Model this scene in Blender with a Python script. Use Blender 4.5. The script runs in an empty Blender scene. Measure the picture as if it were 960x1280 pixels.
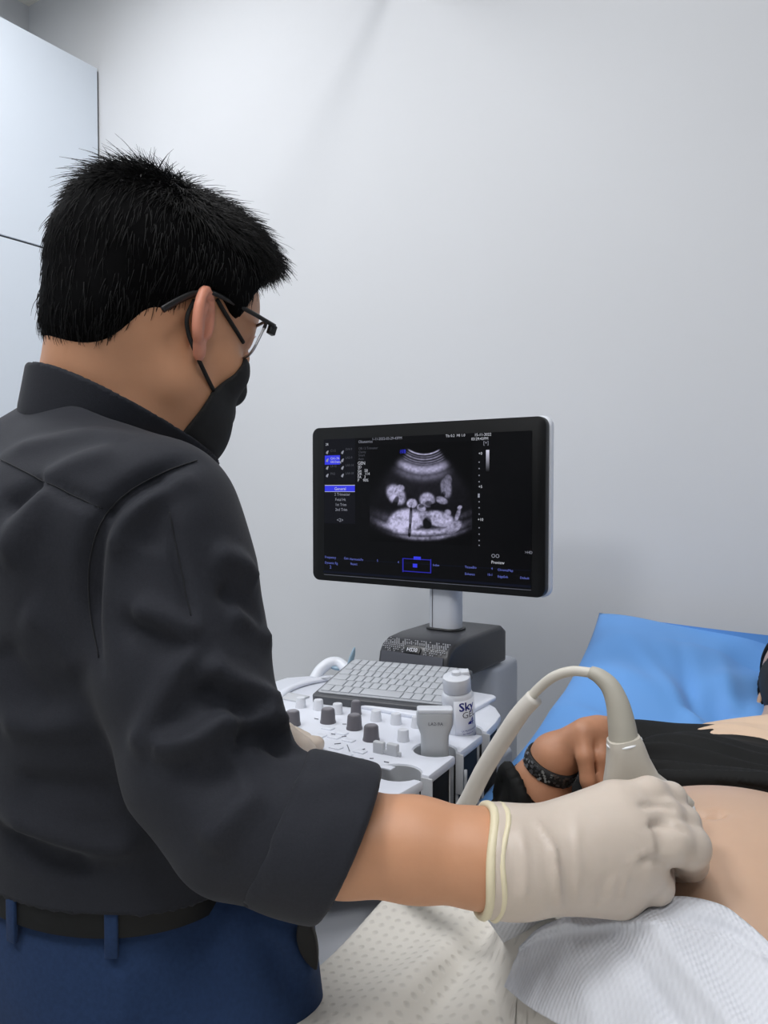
import bpy, bmesh, math, random
import numpy as np
from mathutils import Vector, Matrix
from mathutils.bvhtree import BVHTree

random.seed(7)
RNG = np.random.default_rng(7)
SC = bpy.context.scene
COL = SC.collection

# ------------------------------------------------------------------ camera
PITCH = math.radians(1.73)
CAM = np.array([0.0, 0.0, 1.38])
FW = np.array([0.0, math.cos(PITCH), -math.sin(PITCH)])
UP = np.array([0.0, math.sin(PITCH), math.cos(PITCH)])
RT = np.array([1.0, 0.0, 0.0])
cd = bpy.data.cameras.new('camera')
cd.sensor_fit = 'VERTICAL'
cd.sensor_height = 36.0
cd.lens = 27.0
cd.clip_start = 0.05
cam = bpy.data.objects.new('camera', cd)
COL.objects.link(cam)
cam.location = CAM
cam.rotation_euler = (math.radians(90) - PITCH, 0, 0)
SC.camera = cam

# room axes: U runs along the back wall (to the right), V runs towards the back wall
AZ = math.radians(33)
U = np.array([math.cos(AZ), -math.sin(AZ), 0.0])
V = np.array([math.sin(AZ), math.cos(AZ), 0.0])
ZZ = np.array([0.0, 0.0, 1.0])


def W(u, v, z):
    return u * U + v * V + z * ZZ


# ------------------------------------------------------------------ world, lights, exposure
SC.view_settings.view_transform = 'Standard'
SC.view_settings.look = 'None'
SC.view_settings.gamma = 1.0
SC.view_settings.exposure = -0.17
SC.view_settings.use_curve_mapping = False
wd = bpy.data.worlds.new('world')
SC.world = wd
wd.use_nodes = True
wd.node_tree.nodes['Background'].inputs['Color'].default_value = (0.8, 0.88, 1.0, 1)
wd.node_tree.nodes['Background'].inputs['Strength'].default_value = 0.3
CEIL = 3.15
LIGHTS = [  # u, v, half size, watts
    (-1.75, 0.80, 0.30, 15.0),
    (-0.80, 0.70, 0.10, 6.5),  # added panel, kept small to throw the rail's shadow on the wall
    (-0.9, -0.8, 0.30, 20.0),
    (0.50, -0.55, 0.30, 13.0),
    (-0.35, 0.10, 0.30, 9.0),  # added fill panel, brightens the shirt shoulders and the machine's front cover
]
for (lu, lv, hs, wt) in LIGHTS:
    ld = bpy.data.lights.new('ceiling_lamp', 'AREA')
    ld.shape = 'SQUARE'
    ld.size = hs * 1.9
    ld.energy = wt
    ld.color = (0.985, 0.985, 0.995)
    lo = bpy.data.objects.new('ceiling_lamp', ld)
    COL.objects.link(lo)
    lo.location = W(lu, lv, CEIL - 0.05)


# ------------------------------------------------------------------ pixel helpers (a point seen at a pixel, at its own depth)
def ray(x, y):
    return FW + (x - 480.0) / 960.0 * RT + (640.0 - y) / 960.0 * UP


def P(x, y, d):
    return CAM + d * ray(x, y)


def onplane(x, y, p0, n):
    r = ray(x, y)
    t = np.dot(p0 - CAM, n) / np.dot(r, n)
    return CAM + t * r


def PZ(x, y, z):
    return onplane(x, y, np.array([0, 0, z]), ZZ)


# ------------------------------------------------------------------ materials
def lin(c):
    return tuple(((v / 255.0) / 12.92 if v / 255.0 <= 0.04045 else ((v / 255.0 + 0.055) / 1.055) ** 2.4) for v in c)


def mat(name, rgb, rough=0.6, metal=0.0, spec=0.5, bump=None, noise=None, sheen=0.0, sss=0.0, coat=0.0, emit=None, estr=1.0, alpha=None, trans=0.0):
    """bump = (scale, strength, distance); noise = (scale, amount) varies the colour a little."""
    m = bpy.data.materials.new(name)
    m.use_nodes = True
    nt = m.node_tree
    b = nt.nodes['Principled BSDF']
    c = (*lin(rgb), 1)
    b.inputs['Base Color'].default_value = c
    b.inputs['Roughness'].default_value = rough
    b.inputs['Metallic'].default_value = metal
    b.inputs['Specular IOR Level'].default_value = spec
    b.inputs['Sheen Weight'].default_value = sheen
    b.inputs['Coat Weight'].default_value = coat
    if trans:
        b.inputs['Transmission Weight'].default_value = trans
    if sss:
        b.inputs['Subsurface Weight'].default_value = sss
        b.inputs['Subsurface Radius'].default_value = (0.012, 0.005, 0.003)
        b.inputs['Subsurface Scale'].default_value = 0.6
    if emit:
        b.inputs['Emission Color'].default_value = (*lin(emit), 1)
        b.inputs['Emission Strength'].default_value = estr
    if alpha is not None:
        b.inputs['Alpha'].default_value = alpha
    tc = nt.nodes.new('ShaderNodeTexCoord')
    if noise:
        n = nt.nodes.new('ShaderNodeTexNoise')
        n.inputs['Scale'].default_value = noise[0]
        n.inputs['Detail'].default_value = 4
        nt.links.new(tc.outputs['Object'], n.inputs['Vector'])
        mr = nt.nodes.new('ShaderNodeMapRange')
        mr.inputs['From Min'].default_value = 0.3
        mr.inputs['From Max'].default_value = 0.7
        mr.inputs['To Min'].default_value = 1 - noise[1]
        mr.inputs['To Max'].default_value = 1 + noise[1]
        nt.links.new(n.outputs['Fac'], mr.inputs['Value'])
        mx = nt.nodes.new('ShaderNodeVectorMath')
        mx.operation = 'SCALE'
        mx.inputs[0].default_value = c[:3]
        nt.links.new(mr.outputs['Result'], mx.inputs['Scale'])
        nt.links.new(mx.outputs['Vector'], b.inputs['Base Color'])
    if bump:
        n = nt.nodes.new('ShaderNodeTexNoise')
        n.inputs['Scale'].default_value = bump[0]
        n.inputs['Detail'].default_value = 5
        nt.links.new(tc.outputs['Object'], n.inputs['Vector'])
        bp = nt.nodes.new('ShaderNodeBump')
        bp.inputs['Strength'].default_value = bump[1]
        bp.inputs['Distance'].default_value = bump[2]
        nt.links.new(n.outputs['Fac'], bp.inputs['Height'])
        nt.links.new(bp.outputs['Normal'], b.inputs['Normal'])
    return m


M = {}
M['wall'] = mat('wall_paint', (213, 215, 218), 0.7, bump=(60, 0.05, 0.002), noise=(1.2, 0.012))
M['ceiling'] = mat('ceiling_paint', (235, 232, 222), 0.85)
M['floor'] = mat('floor_vinyl', (168, 168, 166), 0.4, noise=(9, 0.06))
M['cabinet'] = mat('white_laminate', (216, 224, 233), 0.35)
M['cabinet_edge'] = mat('cabinet_edge_gap', (60, 62, 66), 0.6)
M['skin'] = mat('skin_light', (198, 145, 110), 0.5, sss=0.10, bump=(220, 0.12, 0.001), noise=(26, 0.05))
M['ear'] = mat('skin_ear', (212, 142, 116), 0.5, sss=0.12)
M['skin_patient'] = mat('skin_patient', (190, 158, 134), 0.42, sss=0.10, bump=(160, 0.12, 0.001), noise=(18, 0.04))
M['skin_hand'] = mat('skin_patient_hand', (178, 128, 98), 0.5, sss=0.08, bump=(200, 0.15, 0.001), noise=(40, 0.09))
M['hair'] = mat('black_hair', (9, 9, 10), 0.55, spec=0.25)
M['hair_under'] = mat('black_hair_roots', (7, 7, 8), 0.8, spec=0.05)
M['shirt'] = mat('charcoal_shirt', (35, 37, 44), 0.8, sheen=0.05, spec=0.25, bump=(900, 0.25, 0.0006), noise=(500, 0.10))
M['seam'] = mat('shirt_seam', (26, 27, 31), 0.9)
M['trousers'] = mat('navy_trousers', (36, 56, 90), 0.85, sheen=0.04, spec=0.2, bump=(700, 0.3, 0.0006), noise=(260, 0.10))
M['belt'] = mat('black_belt_leather', (15, 16, 16), 0.55, spec=0.3, bump=(300, 0.2, 0.0006))
M['metal'] = mat('brushed_metal', (170, 170, 172), 0.3, metal=1.0)
M['mask'] = mat('black_mask', (17, 18, 19), 0.8, bump=(400, 0.2, 0.0005))
M['frame'] = mat('black_glasses_frame', (18, 18, 20), 0.3)
M['glass'] = mat('lens_glass', (250, 252, 255), 0.03, trans=1.0)
M['glass'].node_tree.nodes['Principled BSDF'].inputs['IOR'].default_value = 1.05
M['glove'] = mat('latex_glove', (203, 190, 177), 0.38, sss=0.06, bump=(90, 0.18, 0.002), noise=(40, 0.025))
M['glove_cuff'] = mat('latex_glove_rolled_cuff', (226, 216, 184), 0.4, bump=(120, 0.2, 0.002))
M['white_plastic'] = mat('white_plastic', (222, 226, 234), 0.35)
M['panel'] = mat('console_white', (224, 228, 238), 0.3)
M['white2'] = mat('console_body_white', (212, 216, 224), 0.4)
M['grey_plastic'] = mat('grey_plastic', (176, 180, 186), 0.4)
M['lightgrey'] = mat('light_grey_plastic', (196, 199, 204), 0.4)
M['knob_white'] = mat('knob_white', (214, 217, 224), 0.45)
M['knob_grey'] = mat('knob_grey', (98, 96, 102), 0.4)
M['knob_top'] = mat('knob_top_grey', (132, 130, 136), 0.3)
M['black_plastic'] = mat('black_plastic', (22, 23, 25), 0.35)
M['black_matt'] = mat('black_matt', (12, 12, 13), 0.7)
M['dock'] = mat('dock_dark_grey', (50, 51, 55), 0.35)
M['dock_front'] = mat('dock_front_grey', (84, 86, 94), 0.42)
M['dots'] = mat('silver_dots', (176, 178, 184), 0.4)
M['kb_body'] = mat('keyboard_slate', (74, 76, 80), 0.4)
M['kb_mat'] = mat('keyboard_cover_silicone', (166, 170, 176), 0.5)
M['key'] = mat('keyboard_key', (182, 186, 192), 0.5)
M['bezel'] = mat('monitor_bezel', (9, 10, 11), 0.4, spec=0.25)
M['screen'] = mat('screen_glass', (4, 4, 5), 0.3, spec=0.12, emit=(14, 15, 18), estr=0.5)
M['pale_blue'] = mat('pale_blue_plastic', (140, 166, 184), 0.45)
M['probe'] = mat('probe_ivory', (196, 190, 178), 0.42)
M['probe_grey'] = mat('probe_grey', (186, 190, 194), 0.4)
M['cable'] = mat('cable_ivory', (200, 196, 186), 0.45)
M['relief'] = mat('strain_relief', (174, 170, 158), 0.5)
M['sleeve'] = mat('cable_sleeve', (206, 202, 194), 0.5)
M['lens'] = mat('probe_lens_white', (238, 240, 242), 0.25)
M['pillow'] = mat('blue_pillow', (98, 156, 222), 0.7, sheen=0.1, bump=(300, 0.1, 0.001))
M['bed'] = mat('bed_vinyl', (28, 32, 48), 0.45)
M['bed_frame'] = mat('bed_frame_metal', (190, 192, 196), 0.4, metal=0.3)
M['black_cloth'] = mat('black_knit', (13, 14, 14), 0.8, spec=0.3, bump=(600, 0.3, 0.0006))
M['beige_cloth'] = mat('beige_cloth', (216, 188, 162), 0.85, sheen=0.1, bump=(300, 0.2, 0.001))
M['ink'] = mat('navy_ink', (34, 44, 140), 0.6)
M['ink_grey'] = mat('grey_ink', (96, 98, 108), 0.6)
M['label'] = mat('label_white', (230, 233, 242), 0.4)
M['lamp'] = mat('lamp_diffuser', (255, 255, 255), 0.6, emit=(250, 250, 255), estr=3.0)


def uvmat(name, rgb, rough, kind):
    """fabric with a regular pattern laid along the cloth's own UV map (metres)."""
    m = mat(name, rgb, rough, sheen=0.05, spec=0.2)
    nt = m.node_tree
    b = nt.nodes['Principled BSDF']
    uv = nt.nodes.new('ShaderNodeUVMap')
    sep = nt.nodes.new('ShaderNodeSeparateXYZ')
    nt.links.new(uv.outputs['UV'], sep.inputs[0])

    def mth(op, a, bb=None, cc=None):
        n = nt.nodes.new('ShaderNodeMath')
        n.operation = op
        for i, x in enumerate((a, bb, cc)):
            if x is None:
                continue
            if isinstance(x, (int, float)):
                n.inputs[i].default_value = x
            else:
                nt.links.new(x, n.inputs[i])
        return n.outputs[0]
    if kind == 'dots':
        k = 2 * math.pi / 0.017
        sx = mth('SINE', mth('MULTIPLY', mth('ADD', sep.outputs['X'], sep.outputs['Y']), k * 0.7))
        sy = mth('SINE', mth('MULTIPLY', mth('SUBTRACT', sep.outputs['X'], sep.outputs['Y']), k * 0.7))
        h = mth('MULTIPLY', sx, sy)
        d = mth('SMOOTH_MIN', mth('MULTIPLY', mth('ADD', h, 1.0), 1.6), 1.0, 0.4)
    else:
        sx = mth('SINE', mth('MULTIPLY', sep.outputs['X'], 2 * math.pi / 0.0042))
        sy = mth('SINE', mth('MULTIPLY', sep.outputs['Y'], 2 * math.pi / 0.0060))
        d = mth('ADD', mth('MULTIPLY', mth('MULTIPLY', sx, sy), 0.5), 0.5)
    bp = nt.nodes.new('ShaderNodeBump')
    bp.inputs['Strength'].default_value = 0.55 if kind == 'dots' else 0.5
    bp.inputs['Distance'].default_value = 0.002 if kind == 'dots' else 0.0011
    nt.links.new(d, bp.inputs['Height'])
    nt.links.new(bp.outputs['Normal'], b.inputs['Normal'])
    mr = nt.nodes.new('ShaderNodeMapRange')
    mr.inputs['To Min'].default_value = 0.88 if kind == 'dots' else 0.95
    mr.inputs['To Max'].default_value = 1.0
    nt.links.new(d, mr.inputs['Value'])
    mx = nt.nodes.new('ShaderNodeVectorMath')
    mx.operation = 'SCALE'
    mx.inputs[0].default_value = lin(rgb)
    nt.links.new(mr.outputs['Result'], mx.inputs['Scale'])
    nt.links.new(mx.outputs['Vector'], b.inputs['Base Color'])
    return m


M['blanket'] = uvmat('quilted_blanket', (216, 212, 204), 0.85, 'dots')
M['paper'] = uvmat('embossed_paper', (216, 219, 226), 0.75, 'paper')


# ------------------------------------------------------------------ object helpers
ORG = {}


def thing(name, label, cat, loc, group=None):
    o = bpy.data.objects.new(name, None)
    COL.objects.link(o)
    o.location = loc
    o.empty_display_size = 0.05
    o['label'] = label
    o['category'] = cat
    if group:
        o['group'] = group
    ORG[o.name] = np.array(loc, float)
    return o


def mk(name, vf, m, parent=None, smooth=True, uv=None, label=None, angle=None):
    """link world-space geometry as ONE mesh object (local to its parent's origin)."""
    v, f = vf
    v = np.asarray(v, float)
    org = ORG[parent.name] if parent is not None else v.mean(axis=0)
    me = bpy.data.meshes.new(name)
    me.from_pydata([tuple(p) for p in (v - org)], [], [tuple(int(i) for i in q) for q in f])
    me.materials.append(M[m] if isinstance(m, str) else m)
    if uv is not None:
        lay = me.uv_layers.new(name='UVMap')
        idx = np.empty(len(me.loops), dtype=np.int32)
        me.loops.foreach_get('vertex_index', idx)
        lay.data.foreach_set('uv', np.asarray(uv, np.float32)[idx].ravel())
    me.validate()
    me.update()
    if smooth:
        me.polygons.foreach_set('use_smooth', [True] * len(me.polygons))
        if angle:
            try:
                me.set_sharp_from_angle(angle=math.radians(angle))
            except Exception:
                pass
    o = bpy.data.objects.new(name, me)
    COL.objects.link(o)
    if parent is not None:
        o.parent = parent
        ORG[o.name] = org
    else:
        o.location = org
        ORG[o.name] = org
    if label:
        o['label'] = label
    return o


def tag(o, label, cat, group=None, kind=None):
    o['label'] = label
    o['category'] = cat
    if group:
        o['group'] = group
    if kind:
        o['kind'] = kind
    return o


def struct(name, vf, m, smooth=False):
    o = mk(name, vf, m, smooth=smooth)
    o['kind'] = 'structure'
    return o


def join(parts):
    vs, fs, n = [], [], 0
    for v, f in parts:
        vs.append(np.asarray(v, float))
        fs += [tuple(int(i) + n for i in q) for q in f]
        n += len(v)
    return np.vstack(vs), fs


def frm(x, y=None, z=None):
    """orthonormal 3x3 (rows are axes) from an x axis and a rough z axis."""
    x = np.asarray(x, float)
    x = x / np.linalg.norm(x)
    z = np.asarray(z if z is not None else ZZ, float)
    z = z - x * np.dot(x, z)
    z /= np.linalg.norm(z)
    return np.array([x, np.cross(z, x), z])


UVZ = np.array([U, V, ZZ])


def bm_out(bm):
    bm.verts.ensure_lookup_table()
    bm.normal_update()
    v = np.array([p.co[:] for p in bm.verts])
    f = [[q.index for q in g.verts] for g in bm.faces]
    bm.free()
    return v, f


def box(c, half, axes=UVZ, bev=0.0, seg=3):
    bm = bmesh.new()
    bmesh.ops.create_cube(bm, size=2.0)
    for p in bm.verts:
        p.co = Vector([p.co[i] * half[i] for i in range(3)])
    if bev:
        bmesh.ops.bevel(bm, geom=bm.edges[:], offset=bev, segments=seg, profile=0.5, affect='EDGES')
    bm.verts.index_update()
    v, f = bm_out(bm)
    return v @ axes + np.asarray(c), f


def prism(pts, z0, z1, axes=UVZ, org=(0, 0, 0), bev=0.0, seg=3):
    """2-D outline (in the first two axes, counter-clockwise) raised from z0 to z1."""
    bm = bmesh.new()
    vs = [bm.verts.new((x, y, z0)) for x, y in pts]
    fc = bm.faces.new(vs)
    r = bmesh.ops.extrude_face_region(bm, geom=[fc])
    for q in r['geom']:
        if isinstance(q, bmesh.types.BMVert):
            q.co.z = z1
    bmesh.ops.recalc_face_normals(bm, faces=bm.faces[:])
    if bev:
        ed = [e for e in bm.edges if abs(e.verts[0].co.z - e.verts[1].co.z) < 1e-7]
        bmesh.ops.bevel(bm, geom=ed, offset=bev, segments=seg, profile=0.5, affect='EDGES', clamp_overlap=True)
    bmesh.ops.triangulate(bm, faces=[g for g in bm.faces if len(g.verts) > 4])
    bm.verts.index_update()
    v, f = bm_out(bm)
    return v @ axes + np.asarray(org, float), f


def lathe(prof, org, axes=None, n=32, squash=(1, 1)):
    """prof: (radius, height) pairs; axes rows = x, y, z of the turned thing."""
    axes = np.eye(3) if axes is None else axes
    v, f = [], []
    for r, h in prof:
        for k in range(n):
            t = 2 * math.pi * k / n
            v.append((r * math.cos(t) * squash[0], r * math.sin(t) * squash[1], h))
    for i in range(len(prof) - 1):
        for k in range(n):
            a, b = i * n + k, i * n + (k + 1) % n
            f.append((a, b, b + n, a + n))
    f.append(tuple(range(n - 1, -1, -1)))
    f.append(tuple(range((len(prof) - 1) * n, len(prof) * n)))
    return np.array(v) @ axes + np.asarray(org), f


def spline(pts, n=8):
    """Catmull-Rom through the points."""
    p = np.asarray(pts, float)
    if len(p) < 3:
        return np.array([p[0] + (p[-1] - p[0]) * t for t in np.linspace(0, 1, n + 1)])
    q = np.vstack([2 * p[0] - p[1], p, 2 * p[-1] - p[-2]])
    out = []
    for i in range(1, len(q) - 2):
        for t in np.linspace(0, 1, n, endpoint=False):
            a, b, c, d = q[i - 1], q[i], q[i + 1], q[i + 2]
            out.append(0.5 * ((2 * b) + (c - a) * t + (2 * a - 5 * b + 4 * c - d) * t * t + (3 * b - a - 3 * c + d) * t ** 3))
    out.append(q[-2])
    return np.array(out)


def tube(pts, rad, n=10, closed=False, squash=None, up=None):
    """round tube along points; rad scalar or per point; squash=(s1,s2) scales the section; up fixes the section's second axis."""
    p = np.asarray(pts, float)
    k = len(p)
    r = np.full(k, rad, float) if np.isscalar(rad) else np.asarray(rad, float)
    if closed:
        t = np.roll(p, -1, 0) - np.roll(p, 1, 0)
    else:
        t = np.gradient(p, axis=0)
    t /= np.linalg.norm(t, axis=1)[:, None] + 1e-12
    nrm = np.zeros_like(p)
    ref = np.asarray(up, float) if up is not None else (ZZ if abs(t[0][2]) < 0.9 else np.array([1.0, 0, 0]))
    a = ref - t[0] * np.dot(ref, t[0])
    a /= np.linalg.norm(a)
    for i in range(k):
        src = ref if up is not None else a
        a = src - t[i] * np.dot(src, t[i])
        a /= np.linalg.norm(a) + 1e-12
        nrm[i] = a
    bn = np.cross(t, nrm)
    s1, s2 = squash if squash else (1, 1)
    v = []
    for i in range(k):
        for j in range(n):
            an = 2 * math.pi * j / n
            v.append(p[i] + r[i] * (math.cos(an) * s1 * bn[i] + math.sin(an) * s2 * nrm[i]))
    f = []
    for i in range(k if closed else k - 1):
        i2 = (i + 1) % k
        for j in range(n):
            j2 = (j + 1) % n
            f.append((i * n + j, i * n + j2, i2 * n + j2, i2 * n + j))
    if not closed:
        f.append(tuple(range(n - 1, -1, -1)))
        f.append(tuple(range((k - 1) * n, k * n)))
    return np.array(v), f


def grid_faces(nu, nv):
    return [(i * nv + j, (i + 1) * nv + j, (i + 1) * nv + j + 1, i * nv + j + 1) for i in range(nu - 1) for j in range(nv - 1)]


def sheet(v, nu, nv, thick, down=None):
    """a grid of points turned into a cloth with real thickness."""
    v = np.asarray(v, float).reshape(nu, nv, 3)
    du = np.gradient(v, axis=0)
    dv = np.gradient(v, axis=1)
    n = np.cross(du, dv)
    n /= np.linalg.norm(n, axis=2)[..., None] + 1e-12
    a = v.reshape(-1, 3)
    b = (v - n * thick).reshape(-1, 3)
    N = nu * nv
    f = grid_faces(nu, nv)
    g = [tuple(reversed([q + N for q in x])) for x in f]
    rim = [i * nv for i in range(nu)] + [(nu - 1) * nv + j for j in range(1, nv)] + [i * nv + nv - 1 for i in range(nu - 2, -1, -1)] + [j for j in range(nv - 2, 0, -1)]
    for i in range(len(rim)):
        p, q = rim[i], rim[(i + 1) % len(rim)]
        f.append((q, p, p + N, q + N))
    return np.vstack([a, b]), f + g


# ------------------------------------------------------------------ signed-distance bodies
def vlen(q):
    return np.sqrt((q * q).sum(-1))


def cone(p, a, b, ra, rb):
    a = np.asarray(a, np.float32)
    b = np.asarray(b, np.float32)
    ba = b - a
    pa = p - a
    t = np.clip((pa @ ba) / (float(ba @ ba) + 1e-12), 0, 1)
    return vlen(pa - t[:, None] * ba) - (ra + (rb - ra) * t)


def ell(p, c, r, axes=None):
    q = p - np.asarray(c, np.float32)
    if axes is not None:
        q = q @ np.asarray(axes, np.float32).T
    r = np.asarray(r, np.float32)
    k0 = vlen(q / r)
    k1 = vlen(q / (r * r))
    return np.where(k1 > 1e-6, k0 * (k0 - 1) / np.maximum(k1, 1e-6), -r.min())


def smin(a, b, k):
    h = np.clip(0.5 + 0.5 * (b - a) / k, 0, 1)
    return b + (a - b) * h - k * h * (1 - h)


def smax(a, b, k):
    return -smin(-a, -b, k)


def chain(p, pts, rs, k=0.004):
    d = None
    for i in range(len(pts) - 1):
        e = cone(p, pts[i], pts[i + 1], rs[i], rs[i + 1])
        d = e if d is None else smin(d, e, k)
    return d


def hspace(p, p0, n):
    return (p - np.asarray(p0, np.float32)) @ np.asarray(n, np.float32)


def mesh_sdf(fn, lo, hi, h):
    """surface nets: evaluate coarsely, refine near the surface, one vertex per crossed cell, then slide vertices onto the surface."""
    K = 4
    lo = np.asarray(lo, np.float32)
    hi = np.asarray(hi, np.float32)
    H = h * K
    nc = np.ceil((hi - lo) / H).astype(int) + 1
    ax = [lo[i] + H * (np.arange(nc[i]) + 0.5) - h * 0.5 for i in range(3)]
    G = np.stack(np.meshgrid(*ax, indexing='ij'), -1).reshape(-1, 3).astype(np.float32)
    fc = np.concatenate([fn(G[i:i + 400000]) for i in range(0, len(G), 400000)]).reshape(nc)
    F = fc.repeat(K, 0).repeat(K, 1).repeat(K, 2).astype(np.float32)
    near = (np.abs(fc) < H * 2.2).repeat(K, 0).repeat(K, 1).repeat(K, 2)
    idx = np.argwhere(near)
    pts = lo + idx.astype(np.float32) * h
    val = np.concatenate([fn(pts[i:i + 400000]) for i in range(0, len(pts), 400000)])
    F[near] = val
    S = F < 0
    nx, ny, nz = F.shape
    c = S[:-1, :-1, :-1].astype(np.int8)
    tot = np.zeros((nx - 1, ny - 1, nz - 1), np.int8)
    for dx in (0, 1):
        for dy in (0, 1):
            for dz in (0, 1):
                tot += S[dx:nx - 1 + dx, dy:ny - 1 + dy, dz:nz - 1 + dz]
    act = (tot > 0) & (tot < 8)
    ids = -np.ones(act.shape, np.int64)
    A = np.argwhere(act)
    ids[act] = np.arange(len(A))
    acc = np.zeros((len(A), 3), np.float32)
    cnt = np.zeros(len(A), np.float32)
    cr = [(0, 0), (0, 1), (1, 0), (1, 1)]
    for axis in range(3):
        o1, o2 = [q for q in range(3) if q != axis]
        for (p, q) in cr:
            s = A.copy()
            s[:, o1] += p
            s[:, o2] += q
            e = s.copy()
            e[:, axis] += 1
            fa = F[s[:, 0], s[:, 1], s[:, 2]]
            fb = F[e[:, 0], e[:, 1], e[:, 2]]
            m = (fa < 0) != (fb < 0)
            t = np.where(m, fa / np.where(m, fa - fb, 1), 0)
            pt = s.astype(np.float32)
            pt[:, axis] += t
            acc[m] += pt[m]
            cnt[m] += 1
    vv = lo + acc / cnt[:, None] * h
    faces = []
    for axis in range(3):
        o1, o2 = [q for q in range(3) if q != axis]
        sl0 = [slice(1, -1)] * 3
        sl1 = [slice(1, -1)] * 3
        sl0[axis] = slice(0, -1)
        sl1[axis] = slice(1, None)
        a, b = S[tuple(sl0)], S[tuple(sl1)]
        for flip, mk_ in ((False, a & ~b), (True, ~a & b)):
            E = np.argwhere(mk_)
            if not len(E):
                continue
            for q in (o1, o2):
                E[:, q] += 1
            quad = []
            for (p, q) in ((0, 0), (1, 0), (1, 1), (0, 1)):
                s = E.copy()
                s[:, o1] -= 1 - p
                s[:, o2] -= 1 - q
                quad.append(ids[s[:, 0], s[:, 1], s[:, 2]])
            Q = np.stack(quad, 1)
            if (axis == 1) != flip:
                Q = Q[:, ::-1]
            faces.append(Q)
    Q = np.vstack(faces)
    Q = Q[(Q >= 0).all(1)]
    for _ in range(2):
        f0 = fn(vv)
        e = h * 0.35
        g = np.stack([fn(vv + np.eye(3, dtype=np.float32)[i] * e) - fn(vv - np.eye(3, dtype=np.float32)[i] * e) for i in range(3)], 1) / (2 * e)
        g2 = (g * g).sum(1)
        step = (f0 / np.maximum(g2, 0.25))[:, None] * g
        L = vlen(step)
        step *= np.minimum(1, h * 0.6 / np.maximum(L, 1e-9))[:, None]
        vv = vv - step
    return vv.astype(float), Q


def vnormals(v, q):
    q = np.asarray(q)
    n = np.zeros_like(v)
    fn = np.cross(v[q[:, 2]] - v[q[:, 0]], v[q[:, 3]] - v[q[:, 1]])
    for i in range(4):
        np.add.at(n, q[:, i], fn)
    return n / (np.linalg.norm(n, axis=1)[:, None] + 1e-12)


def seg_dist(v, a, b):
    ba = b - a
    t = np.clip(((v - a) @ ba) / (ba @ ba + 1e-12), 0, 1)
    return np.linalg.norm(v - a - t[:, None] * ba, axis=1), t


def folds(v, q, lines):
    """raise or sink soft ridges along lines seen on the cloth: (pixel polyline, height, width)."""
    bv = BVHTree.FromPolygons([Vector(p) for p in v], [tuple(int(i) for i in f) for f in q])
    n = vnormals(v, q)
    off = np.zeros(len(v))
    for pl, amp, wd in lines:
        pts = []
        for (x, y) in spline([(a, b, 0) for a, b in pl], 5)[:, :2]:
            hit = bv.ray_cast(Vector(CAM), Vector(ray(x, y)).normalized())
            if hit[0] is not None:
                pts.append(np.array(hit[0]))
        if len(pts) < 2:
            continue
        best = np.full(len(v), 9.0)
        tt = np.zeros(len(v))
        for i in range(len(pts) - 1):
            if np.linalg.norm(pts[i + 1] - pts[i]) > 0.06:
                continue
            d, t = seg_dist(v, pts[i], pts[i + 1])
            m = d < best
            best[m] = d[m]
            tt[m] = ((i + t) / (len(pts) - 1))[m]
        fade = np.clip(np.minimum(tt, 1 - tt) * 5 + 0.15, 0, 1)
        off += amp * fade * np.exp(-(best / wd) ** 2)
    return v + n * off[:, None]


def text_mesh(s, size, org, ax, ay, extr=0.0, align='LEFT'):
    cu = bpy.data.curves.new('txt', 'FONT')
    cu.body = s
    cu.size = size
    cu.align_x = align
    cu.resolution_u = 2
    ob = bpy.data.objects.new('txt', cu)
    COL.objects.link(ob)
    dg = bpy.context.evaluated_depsgraph_get()
    me = bpy.data.meshes.new_from_object(ob.evaluated_get(dg))
    v = np.array([p.co[:] for p in me.vertices]).reshape(-1, 3)
    f = [tuple(q.vertices) for q in me.polygons]
    bpy.data.objects.remove(ob)
    bpy.data.curves.remove(cu)
    bpy.data.meshes.remove(me)
    if not len(v):
        return np.zeros((0, 3)), []
    return np.asarray(org) + v[:, :1] * ax + v[:, 1:2] * ay, f


# ------------------------------------------------------------------ the room
WV = 1.70          # back wall
WUL = -2.66
WUR = 2.3
WVF = -2.2


def wallbox(u0, u1, v0, v1, z0, z1):
    return box(W((u0 + u1) / 2, (v0 + v1) / 2, (z0 + z1) / 2), ((u1 - u0) / 2, (v1 - v0) / 2, (z1 - z0) / 2))


struct('floor', wallbox(WUL - .1, WUR + .1, WVF - .1, WV + .1, -0.1, 0), 'floor')
struct('ceiling', wallbox(WUL - .1, WUR + .1, WVF - .1, WV + .1, CEIL, CEIL + .1), 'ceiling')
struct('wall_back', wallbox(WUL - .1, WUR + .1, WV, WV + .1, 0, CEIL), 'wall')
struct('wall_left', wallbox(WUL - .1, WUL, WVF, WV, 0, CEIL), 'wall')
struct('wall_right', wallbox(WUR, WUR + .1, WVF, WV, 0, CEIL), 'wall')
struct('wall_front', wallbox(WUL - .1, WUR + .1, WVF - .1, WVF, 0, CEIL), 'wall')
struct('baseboard_back', wallbox(WUL, WUR, WV - .012, WV, 0, .09), 'cabinet')

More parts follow.
